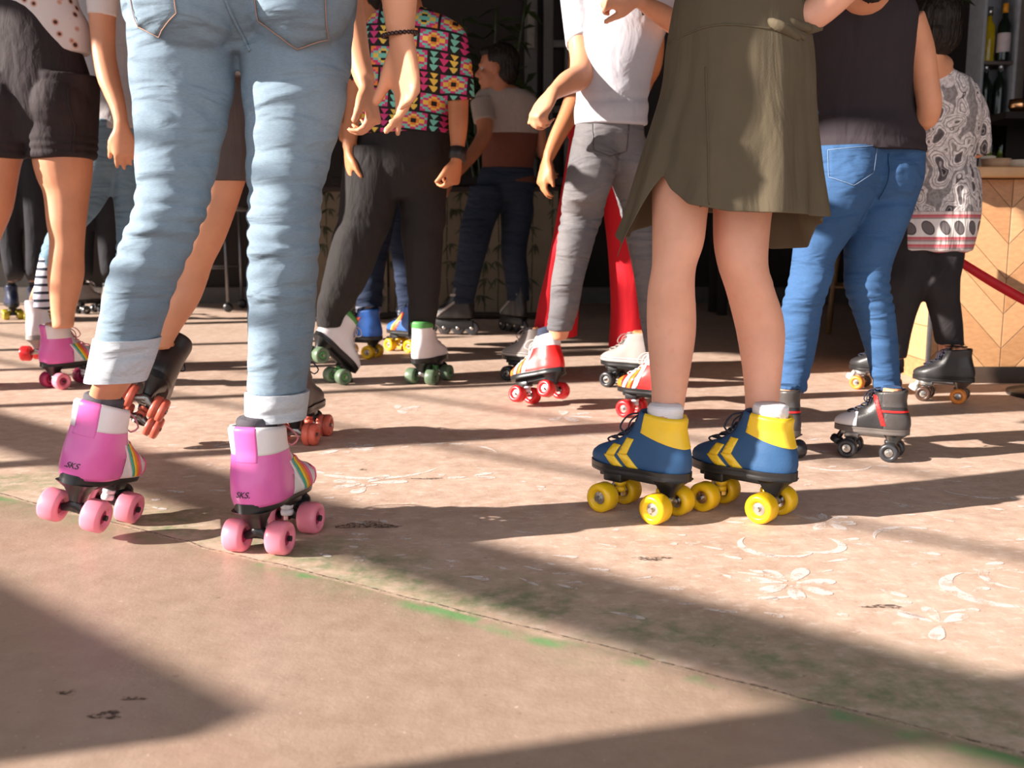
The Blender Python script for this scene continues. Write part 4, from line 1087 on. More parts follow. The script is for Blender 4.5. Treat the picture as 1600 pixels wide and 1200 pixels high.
hc = P(1150, -590, 1.93); M_ = upper(F, chest + hip[1:], P(1150, -445, 1.94), hc, R(95), grow=.95)
limb(F.bm, [(1030, -400, 1.94, 40), (1000, -260, 1.96, 34), (1010, -130, 2.02, 30), (1075, -110, 2.10, 24), (1120, -120, 2.14, 20)]); hand(F.bm, P(1120, -120, 2.14), V((1, .2, .1)), V((0, 1, 0)), 1)
limb(F.bm, [(1270, -400, 1.94, 40), (1330, -260, 1.92, 34), (1352, -110, 1.92, 32), (1336, -48, 1.90, 31), (1300, -5, 1.90, 29), (1262, 28, 1.90, 24), (1232, 30, 1.92, 20)]); hand(F.bm, P(1236, 28, 1.92), V((-1, .3, -.15)), V((0, 1, .1)), -1, .95, curl=(35, 45, 30))
F.body(sk_fair)
ol = cloth('olive_viscose', C(92, 82, 65), .25, .06, (5, 5, .8), .8, 4)
bm = bmesh.new()
def hemz(a):   # a degrees: 270 towards the camera, 180 photo left, 0 photo right, 90 away
    t = [(0, 347), (14, 352), (25, 388), (55, 392), (75, 335), (90, 330), (120, 345), (150, 372), (176, 366), (186, 378), (196, 404), (205, 356), (211, 300), (216, 278), (226, 300), (240, 322), (262, 333), (300, 336), (330, 340), (345, 338), (360, 347)]
    return lerp(t, a % 360)
NA, NV = 180, 44; rr = []
for j in range(NV + 1):
    v = j / NV; ring = []
    for i in range(NA):
        a = 360 * i / NA; py = -110 + (hemz(a) + 110) * v
        cx, Yc = lerp([(-110, 1155), (0, 1155), (120, 1155), (345, 1130)], py), 1.945
        hw = lerp([(-110, 90), (-40, 92), (20, 104), (80, 113), (150, 119), (240, 136), (345, 156), (400, 178)], py)
        k = max(0, v - .22) / .78
        fold = 1 + k ** 1.3 * (.042 * math.sin(R(a) * 9 + 1.1 * math.sin(R(a) * 2)) + .030 * math.sin(R(a) * 17 + 2 + 2 * v) * (.5 + noise.noise(V((math.cos(R(a)) * 2, math.sin(R(a)) * 2, 1))))) + .010 * noise.noise(V((math.cos(R(a)) * 3, math.sin(R(a)) * 3, v * 7)))
        if a > 300 or a < 40: fold += .02 * k * math.sin(v * 9 + a * .2)
        c = P(cx, py, Yc); r = hw * S(cx, py, Yc) * fold
        ring.append(V((c.x + r * math.cos(R(a)), c.y + r * .86 * math.sin(R(a)), c.z)))
    rr.append(ring)
rings(bm, rr, cap=False)
me = mesh_from(bm); sk_o = obj('skirt', me, ol, F.root, F.base)
md = sk_o.modifiers.new('thick', 'SOLIDIFY'); md.thickness = .0016; md.offset = 0
md = sk_o.modifiers.new('sub', 'SUBSURF'); md.levels = 1; md.render_levels = 1
bvs = bvh_of(rr and me); bvs = BVHTree.FromPolygons([v.co + F.base for v in me.vertices], [tuple(p.vertices) for p in me.polygons])
seam(F, sk_o, bvs, [XZ(1062, 34, 1.7), XZ(1140, 12, 1.7), XZ(1240, 20, 1.7)], ol, .0022, 'yoke_seam')
seam(F, sk_o, bvs, [XZ(1130, 82, 1.7), XZ(1128, 180, 1.7), XZ(1123, 325, 1.7)], ol, .0018, 'panel_seam')
b = bmesh.new(); rng = []
for k in range(5):
    cc = P(1216 + k * 9, 40 + 5 * math.sin(k * 2.0), 1.83 + .012 * k); tube(b, [cc + V((-.035, .03, .015 + .004 * k)), cc, cc + V((.045, .02, -.02 + .006 * k))], [.006, .011, .005], 14, 10, .6)
obj('gathered_knot', fuse(b, .003, 2), ol, sk_o, F.base)
b = bmesh.new(); stack(b, chest[1:] + [(-100, 1155, 98, 1.95, .75)], 30, 36, grow=1.03); F.wear('top', b, cloth('white_jersey', C(210, 205, 205)), .007, 3, [], .004)
add_hair(F, hc, M_, .28); eyes(F, hc, M_)
for sk_ in (aL, aR): sock(F, sk_, sockw, .0305, .022, .03)
b = bmesh.new(); tube(b, [P(1250, 2, 1.885) + V((.022 * math.cos(q), -.0, .022 * math.sin(q))) for q in np.linspace(0, 2*math.pi, 17)], .003, None, 8, smooth=False, cap=False)
F.part('wrist_strap', b, black_pl)

# ===== 3. person with bare legs and grey shorts behind the light jeans
bL = skate('black_coral', 224, 627, 118, 'black roller skate with coral wheels kicked up, toe down, beside the left cuff', Y=2.36, pitch=-30, roll=34)
bR = skate('black_coral', 462, 678, 84, 'black roller skate with coral wheels mostly hidden behind the right cuffed jeans leg')
F = Fig(G(400, 715), 'person in short grey shorts with bare legs, half hidden behind the light-jeans skater', voxel=.0055)
l1 = [(60, 330, 52, 2.50), (160, 340, 50, 2.48), (250, 345, 46, 2.46), (300, 337, 40, 2.45), (350, 322, 38, 2.44), (385, 312, 34, 2.44), (412, 302, 30, 2.44), (440, 292, 31, 2.44), (475, 278, 31, 2.43), (512, 260, 24, 2.42), (545, 250, 17, 2.41)]
l2 = [(60, 430, 52, 2.50), (160, 436, 50, 2.50), (250, 440, 46, 2.50), (350, 444, 38, 2.50), (400, 446, 33, 2.50), (450, 450, 32, 2.52), (500, 454, 30, 2.53), (560, 458, 22, 2.53), (600, 460, 18, 2.53)]
hip = [(-60, 380, 62, 2.49, .72), (0, 380, 78, 2.49, .7), (60, 381, 100, 2.49, .68), (130, 384, 96, 2.49, .6)]
chest = [(-330, 376, 40, 2.50, .9), (-310, 376, 90, 2.50, .55), (-280, 376, 112, 2.50, .55), (-200, 377, 104, 2.50, .62), (-110, 378, 78, 2.49, .70), (-60, 380, 66, 2.49, .75)]
stack(F.bm, l1, 50, 22, extra=leg_end(bL, .026)); stack(F.bm, l2, 50, 22, extra=leg_end(bR, .026))
hc = P(376, -420, 2.52); M_ = upper(F, chest + hip[1:], P(376, -305, 2.50), hc, R(80))
limb(F.bm, [(470, -270, 2.50, 32), (500, -170, 2.48, 28), (530, -50, 2.45, 27), (545, 20, 2.42, 25), (560, 90, 2.36, 19), (571, 128, 2.33, 16)]); hand(F.bm, P(571, 132, 2.33), V((.25, -.1, -1)), V((-.9, .2, 0)), -1, .95, curl=(38, 45, 30))
limb(F.bm, [(280, -270, 2.50, 32), (250, -160, 2.50, 28), (240, -50, 2.54, 26), (280, 0, 2.62, 20), (300, 10, 2.66, 16)]); hand(F.bm, P(300, 10, 2.66), V((.6, .6, 0)), V((0, 0, -1)), 1)
F.body(sk_tan)
b = bmesh.new(); stack(b, [(60, 330, 56, 2.50), (160, 336, 56, 2.48), (240, 346, 52, 2.465), (284, 343, 48, 2.455)], 24, 28); stack(b, [(60, 430, 56, 2.50), (160, 434, 55, 2.50), (240, 440, 50, 2.50), (284, 441, 47, 2.50)], 24, 28); stack(b, hip, 20, 30, grow=1.04)
F.wear('shorts', b, cloth('grey_brown_cotton', C(88, 78, 76), .3, .1), .006, 3, [], .004)
b = bmesh.new(); stack(b, chest[1:] + [(-50, 380, 70, 2.49, .72), (0, 380, 82, 2.49, .7)], 24, 30, grow=1.04); F.wear('top', b, cloth('black_jersey', (0.03, 0.03, 0.03, 1)), .007, 3, [], .004)
add_hair(F, hc, M_, .25); eyes(F, hc, M_)

# ===== 4. person in black playsuit, far left
cR = skate('pink', 86, 594, 55, 'pink roller skate with rainbow side stripes and maroon wheel, worn by the black-shorts skater', wheel=None)
for ch in cR['root'].children:
    if ch.name.startswith('wheel') and ch.location.y > 0: ch.data = coloured(_W, w_maroon)
F = Fig(G(60, 606), 'person in black shorts and floral tee with bare legs, at the left photo edge', voxel=.0055)
l1 = [(120, 98, 40, 3.38), (200, 97, 43, 3.38), (248, 98, 44.5, 3.38), (280, 101, 40, 3.38), (300, 104, 34.5, 3.38), (350, 104, 29, 3.37), (375, 105, 26, 3.37), (400, 104, 26, 3.37), (430, 103, 27, 3.38), (460, 101, 22.5, 3.38), (490, 98.5, 17.5, 3.38), (512, 98, 15.5, 3.38)]
l2 = [(120, 15, 50, 3.38), (200, 5, 50, 3.37), (248, -10, 42, 3.36), (280, -14, 39, 3.35), (330, -18, 34, 3.33), (370, -28, 28, 3.32), (420, -45, 27, 3.34), (480, -62, 22, 3.36), (530, -74, 16, 3.38)]
sX = skate('pink', -86, 598, 60, 'pink roller skate outside the photo edge, other foot of the black-shorts skater')
hip = [(0, 56, 66, 3.38, .72), (60, 56, 72, 3.38, .7), (130, 58, 80, 3.38, .68), (185, 60, 83, 3.38, .6), (225, 58, 70, 3.38, .5)]
hipb = [(a_, b_, c_ * .86, d_, e_ * .9) for a_, b_, c_, d_, e_ in hip]
chest = [(-235, 80, 30, 3.36, .9), (-215, 80, 60, 3.36, .55), (-190, 80, 78, 3.36, .55), (-120, 78, 74, 3.37, .62), (-40, 66, 62, 3.38, .70), (0, 58, 60, 3.38, .75)]
stack(F.bm, l1, 60, 22, extra=leg_end(cR, .029)); stack(F.bm, l2, 50, 22, extra=leg_end(sX, .029))
hc = P(80, -300, 3.36); M_ = upper(F, chest + hipb[1:], P(80, -215, 3.36), hc, R(75))
limb(F.bm, [(150, -170, 3.36, 28), (156, -80, 3.36, 26), (159, 0, 3.36, 22), (161, 60, 3.36, 18.5), (163, 90, 3.35, 18), (172, 130, 3.33, 17), (184, 165, 3.31, 12.5), (190, 195, 3.30, 10.5)]); hand(F.bm, P(190, 199, 3.30), V((.04, .1, -1)), V((-.3, .9, 0)), -1, .98, curl=(20, 26, 20), thumb=.55)
limb(F.bm, [(8, -170, 3.36, 28), (-10, -60, 3.36, 22), (-30, 60, 3.34, 18), (-40, 150, 3.32, 12)]); hand(F.bm, P(-40, 155, 3.32), V((-.1, .1, -1)), V((.9, 0, 0)), 1)
F.body(sk_tan)
rom = cloth('black_crinkle_cotton', C(52, 44, 46), .25, .15, (5, 5, 2), .8, 6)
b = bmesh.new(); stack(b, [(120, 98, 54, 3.38), (200, 97, 51, 3.38), (249, 97, 49, 3.38)], 24, 30); stack(b, [(120, 14, 54, 3.38), (200, 2, 54, 3.37), (249, -11, 48, 3.36)], 24, 30); stack(b, [(-40, 40, 42, 3.375, .80), (0, 42, 50, 3.375, .80), (40, 46, 58, 3.375, .78), (80, 54, 70, 3.38, .74)] + hip[2:], 34, 34, grow=1.02); ell(b, P(98, 165, 3.36), (.10, .12, .11)); ell(b, P(14, 165, 3.36), (.10, .12, .11))
z_ = P(90, 235, 3.38).z
J, bv = F.wear('playsuit', b, rom, .0055, 3, [(z_, .04, 40, .004)], .006, (9, 9, 4), 4)
seam(F, J, bv, [XZ(42, 118, 3), XZ(46, 170, 3), XZ(44, 225, 3)], rom, .004, 'centre_seam')
def floral():
    t = NT('floral_jersey'); co = t.coord(); v = t.node('ShaderNodeTexVoronoi'); t.link(co, v.inputs['Vector']); v.inputs['Scale'].default_value = 26
    a = t.ramp(v.outputs['Distance'], [(.14, C(70, 44, 40)), (.20, C(206, 150, 130)), (.34, C(226, 214, 212))]); return t.done(a, .8)
b = bmesh.new(); stack(b, chest[1:] + [(40, 66, 70, 3.39, .66), (85, 66, 72, 3.39, .64)], 24, 30, grow=1.03); limb(b, [(150, -170, 3.36, 30), (157, -80, 3.36, 28), (159.5, 25, 3.36, 22)]); limb(b, [(8, -170, 3.36, 30), (-8, -80, 3.36, 28), (-18, 10, 3.35, 23)])
F.wear('floral_tee', b, floral(), .006, 3, [], .004)
add_hair(F, hc, M_, .2); eyes(F, hc, M_)

# ===== 5. person in grey tee and light jeans behind the black-shorts skater
dL = skate('white', 58, 552, 96, 'white roller skate with red wheels lifted behind the pink skate, striped sock above', Y=3.75, pitch=-4)
dR = skate('white', 205, 566, 80, 'white roller skate hidden behind the left cuffed jeans leg')
F = Fig(G(130, 575), 'person in a pale grey tee and light jeans behind the black-shorts skater', voxel=.0065)
j1 = [(190, 160, 40, 3.92), (240, 158, 36, 3.92), (290, 146, 31, 3.90), (330, 128, 27, 3.86), (360, 104, 25, 3.82), (400, 82, 18, 3.78), (425, 76, 15, 3.77)]
j2 = [(190, 208, 38, 3.95), (260, 205, 32, 3.95), (350, 208, 26, 3.95), (400, 208, 24, 3.95), (470, 207, 21, 3.96), (520, 206, 18, 3.96)]
hip = [(120, 180, 48, 3.95, .7), (170, 182, 62, 3.95, .68), (215, 184, 64, 3.95, .6)]
chest = [(-140, 178, 24, 3.95, .9), (-122, 178, 52, 3.95, .55), (-100, 178, 68, 3.95, .55), (-30, 178, 64, 3.95, .62), (60, 178, 52, 3.95, .7), (120, 180, 50, 3.95, .7)]
stack(F.bm, j1, 40, 20, grow=.8, extra=leg_end(dL, .023)); stack(F.bm, j2, 40, 20, grow=.85, extra=leg_end(dR, .027))
hc = P(178, -195, 3.93); M_ = upper(F, chest + hip[1:], P(178, -122, 3.95), hc, R(100))
limb(F.bm, [(120, -90, 3.95, 22), (108, 0, 3.98, 18), (105, 80, 4.05, 16), (120, 120, 4.2, 12)]); hand(F.bm, P(120, 122, 4.2), V((.3, .8, 0)), V((0, 0, -1)), 1)
limb(F.bm, [(236, -90, 3.95, 22), (250, 0, 3.98, 18), (252, 80, 4.05, 16), (235, 120, 4.2, 12)]); hand(F.bm, P(235, 122, 4.2), V((-.3, .8, 0)), V((0, 0, -1)), -1)
F.body(sk_tan)
b = bmesh.new(); stack(b, j1, 36, 28); stack(b, j2, 36, 28); stack(b, hip, 14, 30, grow=1.02); z_ = P(90, 400, 3.8).z
F.wear('jeans', b, denim('pale_blue_denim', C(120, 150, 172), .3, 5), None, 3, [(z_, .06, 30, .004)], .004)
b = bmesh.new(); stack(b, chest[1:] + [(165, 180, 62, 3.95, .7), (205, 180, 66, 3.95, .66)], 24, 30, grow=1.04); limb(b, [(120, -90, 3.95, 26), (110, -30, 3.97, 23)]); limb(b, [(236, -90, 3.95, 26), (248, -30, 3.97, 23)])
F.wear('tee', b, cloth('pale_grey_jersey', C(186, 180, 182), .45, .05, (3, 3, 3)), None, 3, [], .006)
def stripes():
    t = NT('striped_sock'); sx = t.node('ShaderNodeSeparateXYZ'); t.link(t.coord(), sx.inputs[0]); f = t.math('FRACT', t.math('MULTIPLY', sx.outputs[2], 34)); return t.done(t.ramp(f, [(.62, C(214, 218, 230)), (.68, C(44, 50, 66))]), .9)
b = bmesh.new(); limb(b, [(79, 400, 3.775, 15), (73, 428, 3.765, 15), (68, 455, 3.76, 14), (64, 482, 3.755, 13)], 20, 24); F.part('striped_sock', b, stripes())
add_hair(F, hc, M_, 0, True); eyes(F, hc, M_)

# ===== 6. white tee, grey skinny jeans, red skates
eL = skate('red', 865, 619, 142, 'red roller skate rolling on its edge below the grey skinny jeans', Y=3.04, pitch=-14, roll=12)
eR = skate('red', 1040, 642, 142, 'red roller skate partly hidden behind the bare left leg of the olive-skirt skater')
F = Fig(G(930, 645), 'person in a white tee and grey skinny jeans on red roller skates', voxel=.0055)
j1 = [(215, 932, 36, 3.00), (240, 930, 39, 3.00), (280, 922, 38, 3.00), (310, 914, 35, 3.01), (340, 909, 32, 3.06), (365, 902, 30, 3.05), (400, 895, 27.5, 3.05), (440, 886, 26, 3.06), (480, 881, 23.5, 3.07), (517, 873, 19.5, 3.08)]
j2 = [(215, 975, 34, 3.03), (260, 986, 38, 3.05), (320, 1000, 34, 3.13), (380, 1010, 30, 3.12), (430, 1018, 28, 3.12), (490, 1024, 25, 3.13), (560, 1030, 19, 3.13), (580, 1031, 18, 3.13)]
hip = [(140, 955, 46, 3.01, .75), (180, 954, 51, 3.01, .72), (215, 952, 55, 3.01, .66), (240, 950, 52, 3.02, .55)]
stack(F.bm, j1 + [(532, 872, 14, 3.08)], 50, 20, grow=.86, extra=leg_end(eL, .025)); stack(F.bm, j2, 50, 20, grow=.86, extra=leg_end(eR, .025))
chest = [(-150, 985, 28, 3.04, .9), (-130, 985, 66, 3.05, .55), (-100, 985, 84, 3.05, .55), (-40, 982, 82, 3.05, .62), (30, 978, 68, 3.04, .68), (90, 966, 58, 3.01, .72), (140, 958, 54, 3.01, .74)]
hc = P(1005, -215, 3.06); M_ = upper(F, chest + hip, P(985, -128, 3.10), hc, R(160))
limb(F.bm, [(900, -85, 3.08, 28), (904, -20, 3.06, 26), (907, 50, 3.04, 22), (911, 95, 3.00, 20.5), (907, 118, 2.96, 20.5), (886, 130, 2.90, 18), (868, 143, 2.86, 12.5), (862, 148, 2.85, 11)]); hand(F.bm, P(862, 147, 2.85), V((-.55, -.25, -.85)), V((.35, .5, -.8)), -1, .92, curl=(45, 60, 40), thumb=.6)
limb(F.bm, [(1066, -85, 3.10, 28), (1085, 0, 3.04, 24), (1078, 45, 2.98, 20), (1030, 20, 2.90, 16), (1000, 2, 2.84, 11)]); hand(F.bm, P(998, -2, 2.84), V((-.9, -.1, .05)), V((-.1, .9, -.2)), 1, .95, curl=(50, 60, 40))
F.body(sk_tan)
b = bmesh.new(); stack(b, j1, 50, 28); stack(b, j2, 50, 28); stack(b, hip, 20, 30, grow=1.0)
zk = P(900, 350, 3.06).z; gj = denim('grey_denim', C(112, 110, 114), .35, 6)
J, bv = F.wear('grey_jeans', b, gj, .0052, 3, [(zk, .055, 36, .0042), (P(870, 505, 3.06).z, .03, 45, .002)], .003, (8, 8, 4), 7)
pocket(F, J, bv, [XZ(921, 180, 3.05), XZ(978, 180, 3.05), XZ(975, 240, 3.05), XZ(946, 250, 3.05), XZ(921, 241, 3.05)], gj, plain('black_thread', (0.03, 0.03, 0.03, 1)))
b = bmesh.new(); stack(b, chest[1:] + [(165, 955, 54, 3.01, .80), (196, 954, 55, 3.01, .80)], 34, 36, grow=1.05); limb(b, [(900, -85, 3.08, 34), (905, -20, 3.06, 32), (910, 58, 3.04, 27), (911, 68, 3.03, 27)]); limb(b, [(1066, -85, 3.10, 34), (1084, -10, 3.06, 30), (1086, 20, 3.02, 27)])
F.wear('white_tee', b, cloth('white_cotton', C(192, 190, 198), .3, .03, (3, 3, 2.4)), .005, 3, [(P(930, 170, 3.1).z, .05, 16, .004)], .008, (5, 5, 3.2), 3)
add_hair(F, hc, M_, 0.0); eyes(F, hc, M_)
b = bmesh.new()
for k in range(7):
    x = 996 + k * 4; tube(b, [P(x, -150, 3.0), P(x + 3, -60, 2.94), P(x - 4 + 6 * math.sin(k), -10, 2.93), P(x + 5, 14 + 10 * math.sin(k * 1.7), 2.93)], [.012, .010, .007, .003], 14, 8)
F.part('hair_curl', b, hairm)
sock(F, eL, cloth('navy_knit', C(50, 54, 72), .3, .2), .030, .026, .02)

# ===== 7. red flared trousers behind the white tee
fL = skate('canvas', 845, 585, 146, 'pale grey canvas skate with black wheels under the left red trouser leg')
fR = skate('canvas', 1004, 595, 144, 'pale grey canvas skate with black wheels below the right red trouser leg')
F = Fig(G(900, 600), 'person in red flared trousers behind the grey-jeans skater', voxel=.0065)
j1 = [(200, 925, 34, 3.66), (250, 918, 34, 3.66), (300, 908, 32, 3.66), (360, 896, 30, 3.66), (420, 884, 30, 3.66), (470, 874, 32, 3.67), (525, 867, 35, 3.68)]
j2 = [(200, 968, 36, 3.68), (260, 972, 36, 3.68), (320, 976, 34, 3.68), (380, 980, 31, 3.68), (440, 984, 31, 3.69), (490, 987, 33, 3.70), (543, 988, 38, 3.70)]
hip = [(120, 945, 44, 3.68, .75), (170, 946, 56, 3.68, .72), (215, 946, 58, 3.68, .62)]
stack(F.bm, j1, 40, 20, grow=.62, extra=leg_end(fL, .025)); stack(F.bm, j2, 40, 20, grow=.6, extra=leg_end(fR, .025))
chest = [(-110, 955, 24, 3.66, .9), (-92, 955, 52, 3.66, .55), (-70, 955, 66, 3.66, .55), (-20, 953, 62, 3.67, .62), (60, 948, 48, 3.68, .7), (120, 946, 44, 3.68, .75)]
hc = P(950, -168, 3.64); M_ = upper(F, chest + hip, P(955, -92, 3.66), hc, R(150))
limb(F.bm, [(905, -50, 3.62, 22), (908, 30, 3.60, 20), (905, 100, 3.56, 18), (900, 145, 3.53, 17), (888, 180, 3.50, 15.5), (870, 215, 3.47, 12.5), (857, 245, 3.45, 9.5)]); hand(F.bm, P(856, 248, 3.45), V((-.28, -.1, -1)), V((.8, .3, 0)), 1, .95, curl=(20, 28, 22), thumb=.55)
limb(F.bm, [(1005, -50, 3.70, 22), (1020, 40, 3.76, 18), (1020, 100, 3.84, 15), (1010, 130, 3.95, 10)]); hand(F.bm, P(1010, 132, 3.95), V((-.2, .8, -.2)), V((0, 0, -1)), 1)
F.body(sk_warm)
b = bmesh.new(); stack(b, j1, 40, 30); stack(b, j2, 40, 30); stack(b, hip, 20, 30, grow=1.04)
F.wear('red_trousers', b, cloth('red_crepe', C(190, 26, 38), .25, .05, (4, 4, .8)), None, 3, [], .005, (7, 7, 1.5), 2)
b = bmesh.new(); stack(b, chest[1:] + [(150, 946, 54, 3.68, .74)], 24, 30, grow=1.05); F.wear('top', b, cloth('black_rib', (0.03, 0.03, 0.03, 1)), .008, 3, [], .004)
add_hair(F, hc, M_, .25); eyes(F, hc, M_)

# ===== 8. sleeveless black top, blue jeans
gL = skate('black_red', 1229, 703, 112, 'black roller skate with red piping seen from behind, just right of the shaded blue skate')
gR = skate('black_red', 1394, 703, 148, 'black, white and red roller skate with white toe, right foot of the blue-jeans skater')
F = Fig(G(1310, 715), 'person in a sleeveless black top and blue jeans on black and red roller skates', voxel=.005)
j1 = [(230, 1320, 62, 2.50), (280, 1316, 60, 2.49), (330, 1298, 52, 2.48), (367, 1286, 43, 2.47), (407, 1271, 33, 2.46), (430, 1268, 33, 2.455), (450, 1262, 31.5, 2.455), (485, 1252, 30.5, 2.46), (520, 1250, 28, 2.47), (560, 1246, 24.5, 2.48), (590, 1241, 21, 2.48), (612, 1239, 20, 2.48)]
j2 = [(230, 1388, 54, 2.53), (280, 1385, 55, 2.53), (320, 1377, 50, 2.52), (350, 1371, 46, 2.51), (390, 1360, 40, 2.50), (415, 1356, 35.5, 2.50), (445, 1354, 33.5, 2.49), (485, 1364, 31.5, 2.49), (520, 1372, 28.5, 2.49), (560, 1380, 24, 2.49), (590, 1384, 21, 2.49), (625, 1391, 17, 2.48)]
hip = [(170, 1354, 78, 2.53, .72), (225, 1356, 83, 2.53, .70), (280, 1356, 79, 2.52, .64), (315, 1350, 62, 2.51, .5)]
stack(F.bm, j1, 50, 22, grow=.87, extra=leg_end(gL, .022, .02)); stack(F.bm, j2, 50, 22, grow=.87, extra=leg_end(gR, .022, .02))
chest = [(-30, 1352, 34, 2.42, .9), (-8, 1352, 66, 2.43, .6), (16, 1350, 82, 2.44, .6), (60, 1350, 80, 2.46, .66), (110, 1352, 74, 2.49, .70), (170, 1354, 74, 2.52, .72)]
hc = P(1345, -95, 2.36); M_ = upper(F, chest + hip, P(1352, -10, 2.42), hc, R(115))
limb(F.bm, [(1418, 28, 2.45, 26), (1436, 75, 2.46, 23), (1446, 125, 2.46, 20), (1452, 168, 2.46, 19), (1446, 186, 2.48, 18), (1420, 180, 2.58, 16), (1395, 165, 2.68, 12)]); hand(F.bm, P(1393, 163, 2.69), V((-.5, .7, .2)), V((-.6, -.5, 0)), -1, .95)
limb(F.bm, [(1290, 28, 2.46, 26), (1284, 75, 2.50, 20), (1286, 130, 2.54, 17), (1292, 168, 2.57, 16), (1310, 160, 2.68, 14), (1325, 150, 2.76, 11)]); hand(F.bm, P(1326, 149, 2.77), V((.5, .7, .2)), V((.6, -.5, 0)), 1, .95)
F.body(sk_tan)
dj = denim('mid_blue_denim', C(62, 96, 140), .3, 4)
b = bmesh.new(); stack(b, j1, 62, 32, extra=leg_end(gL, .025)[:1]); stack(b, j2, 62, 32, extra=leg_end(gR, .025)[:1]); stack(b, hip, 24, 36, grow=1.01); ell(b, P(1318, 280, 2.475), (.082, .085, .075)); ell(b, P(1386, 280, 2.50), (.078, .085, .075))
zk = P(1270, 460, 2.47).z
J, bv = F.wear('blue_jeans', b, dj, .0048, 3, [(zk, .045, 40, .0038), (P(1250, 595, 2.47).z, .035, 30, .004), (P(1290, 335, 2.47).z, .05, 12, .003)], .003, (8, 8, 3), 9)
pocket(F, J, bv, [XZ(1298, 232, 2.4), XZ(1374, 226, 2.4), XZ(1366, 270, 2.4), XZ(1332, 291, 2.4), XZ(1297, 277, 2.4)], dj, thread_w)
seam(F, J, bv, [XZ(1398, 238, 2.4), XZ(1394, 280, 2.4), XZ(1385, 310, 2.4)], dj, .0025, 'centre_seam')
b = bmesh.new(); stack(b, chest + [(200, 1355, 80, 2.52, .80), (237, 1356, 85, 2.515, .82)], 36, 36, grow=1.03)
F.wear('black_tank_top', b, cloth('black_washed_silk', C(50, 43, 48), .5, .05, (4, 4, 1)), .0052, 3, [(P(1350, 215, 2.5).z, .03, 20, .003)], .006, (8, 8, 2), 5)
add_hair(F, hc, M_, .10); eyes(F, hc, M_)

# ===== 9. paisley tunic
hR = skate('black_amber', 1500, 617, 147, 'black roller skate with one amber-rimmed wheel beside the wooden bar')
hL = skate('black_amber', 1392, 600, 140, 'black roller skate with amber wheels seen either side of a blue jeans ankle')
for s_ in (hL, hR):
    for ch in s_['root'].children:
        if ch.name.startswith('wheel') and ch.location.y > 0 and (ch.location.x < .01 or s_ is hL): ch.data = coloured(_W, w_amber)
F = Fig(G(1460, 620), 'person in a paisley print tunic and black trousers beside the wooden bar', voxel=.006)
j1 = [(330, 1444, 30, 3.32), (400, 1428, 34, 3.31), (440, 1416, 36, 3.30), (480, 1405, 30, 3.30), (520, 1398, 26, 3.31), (560, 1393, 22, 3.32)]
j2 = [(330, 1478, 30, 3.31), (400, 1474, 30, 3.29), (440, 1467, 30, 3.27), (470, 1472, 26, 3.27), (505, 1479, 23.5, 3.28), (537, 1484, 21, 3.29), (560, 1490, 24, 3.30), (572, 1491, 26, 3.30)]
hip = [(230, 1478, 42, 3.33, .70), (300, 1474, 46, 3.32, .66), (350, 1464, 46, 3.31, .55)]
stack(F.bm, j1, 40, 20, grow=.86, extra=leg_end(hL, .02, .018)); stack(F.bm, j2, 40, 20, grow=.86, extra=leg_end(hR, .02, .018))
chest = [(102, 1462, 22, 3.28, .9), (118, 1470, 34, 3.29, .8), (140, 1476, 50, 3.30, .66), (180, 1478, 52, 3.31, .68), (230, 1478, 46, 3.32, .74)]
hc = P(1450, 52, 3.26); M_ = upper(F, chest + hip, P(1462, 112, 3.28), hc, R(118), sc=.9)
limb(F.bm, [(1508, 142, 3.32, 19), (1524, 190, 3.34, 17), (1530, 228, 3.36, 14), (1520, 236, 3.42, 12), (1508, 228, 3.50, 9)]); hand(F.bm, P(1506, 226, 3.51), V((-.5, .8, .2)), V((-.5, -.4, 0)), -1, .95)
limb(F.bm, [(1440, 142, 3.32, 18), (1428, 190, 3.38, 15), (1430, 228, 3.44, 12), (1450, 226, 3.54, 9)]); hand(F.bm, P(1452, 225, 3.55), V((.3, .9, .2)), V((.5, -.4, 0)), 1, .95)
F.body(sk_tan)
b = bmesh.new(); stack(b, j1, 44, 28, extra=leg_end(hL, .025)[:1]); stack(b, j2[:-2], 44, 28, extra=leg_end(hR, .027)[:1]); stack(b, hip, 16, 30, grow=.97)
F.wear('black_trousers', b, cloth('black_twill', (0.028, 0.024, 0.026, 1), .4, .15, (4, 4, 2)), None, 3, [(P(1470, 455, 3.3).z, .05, 14, .003)], .005)
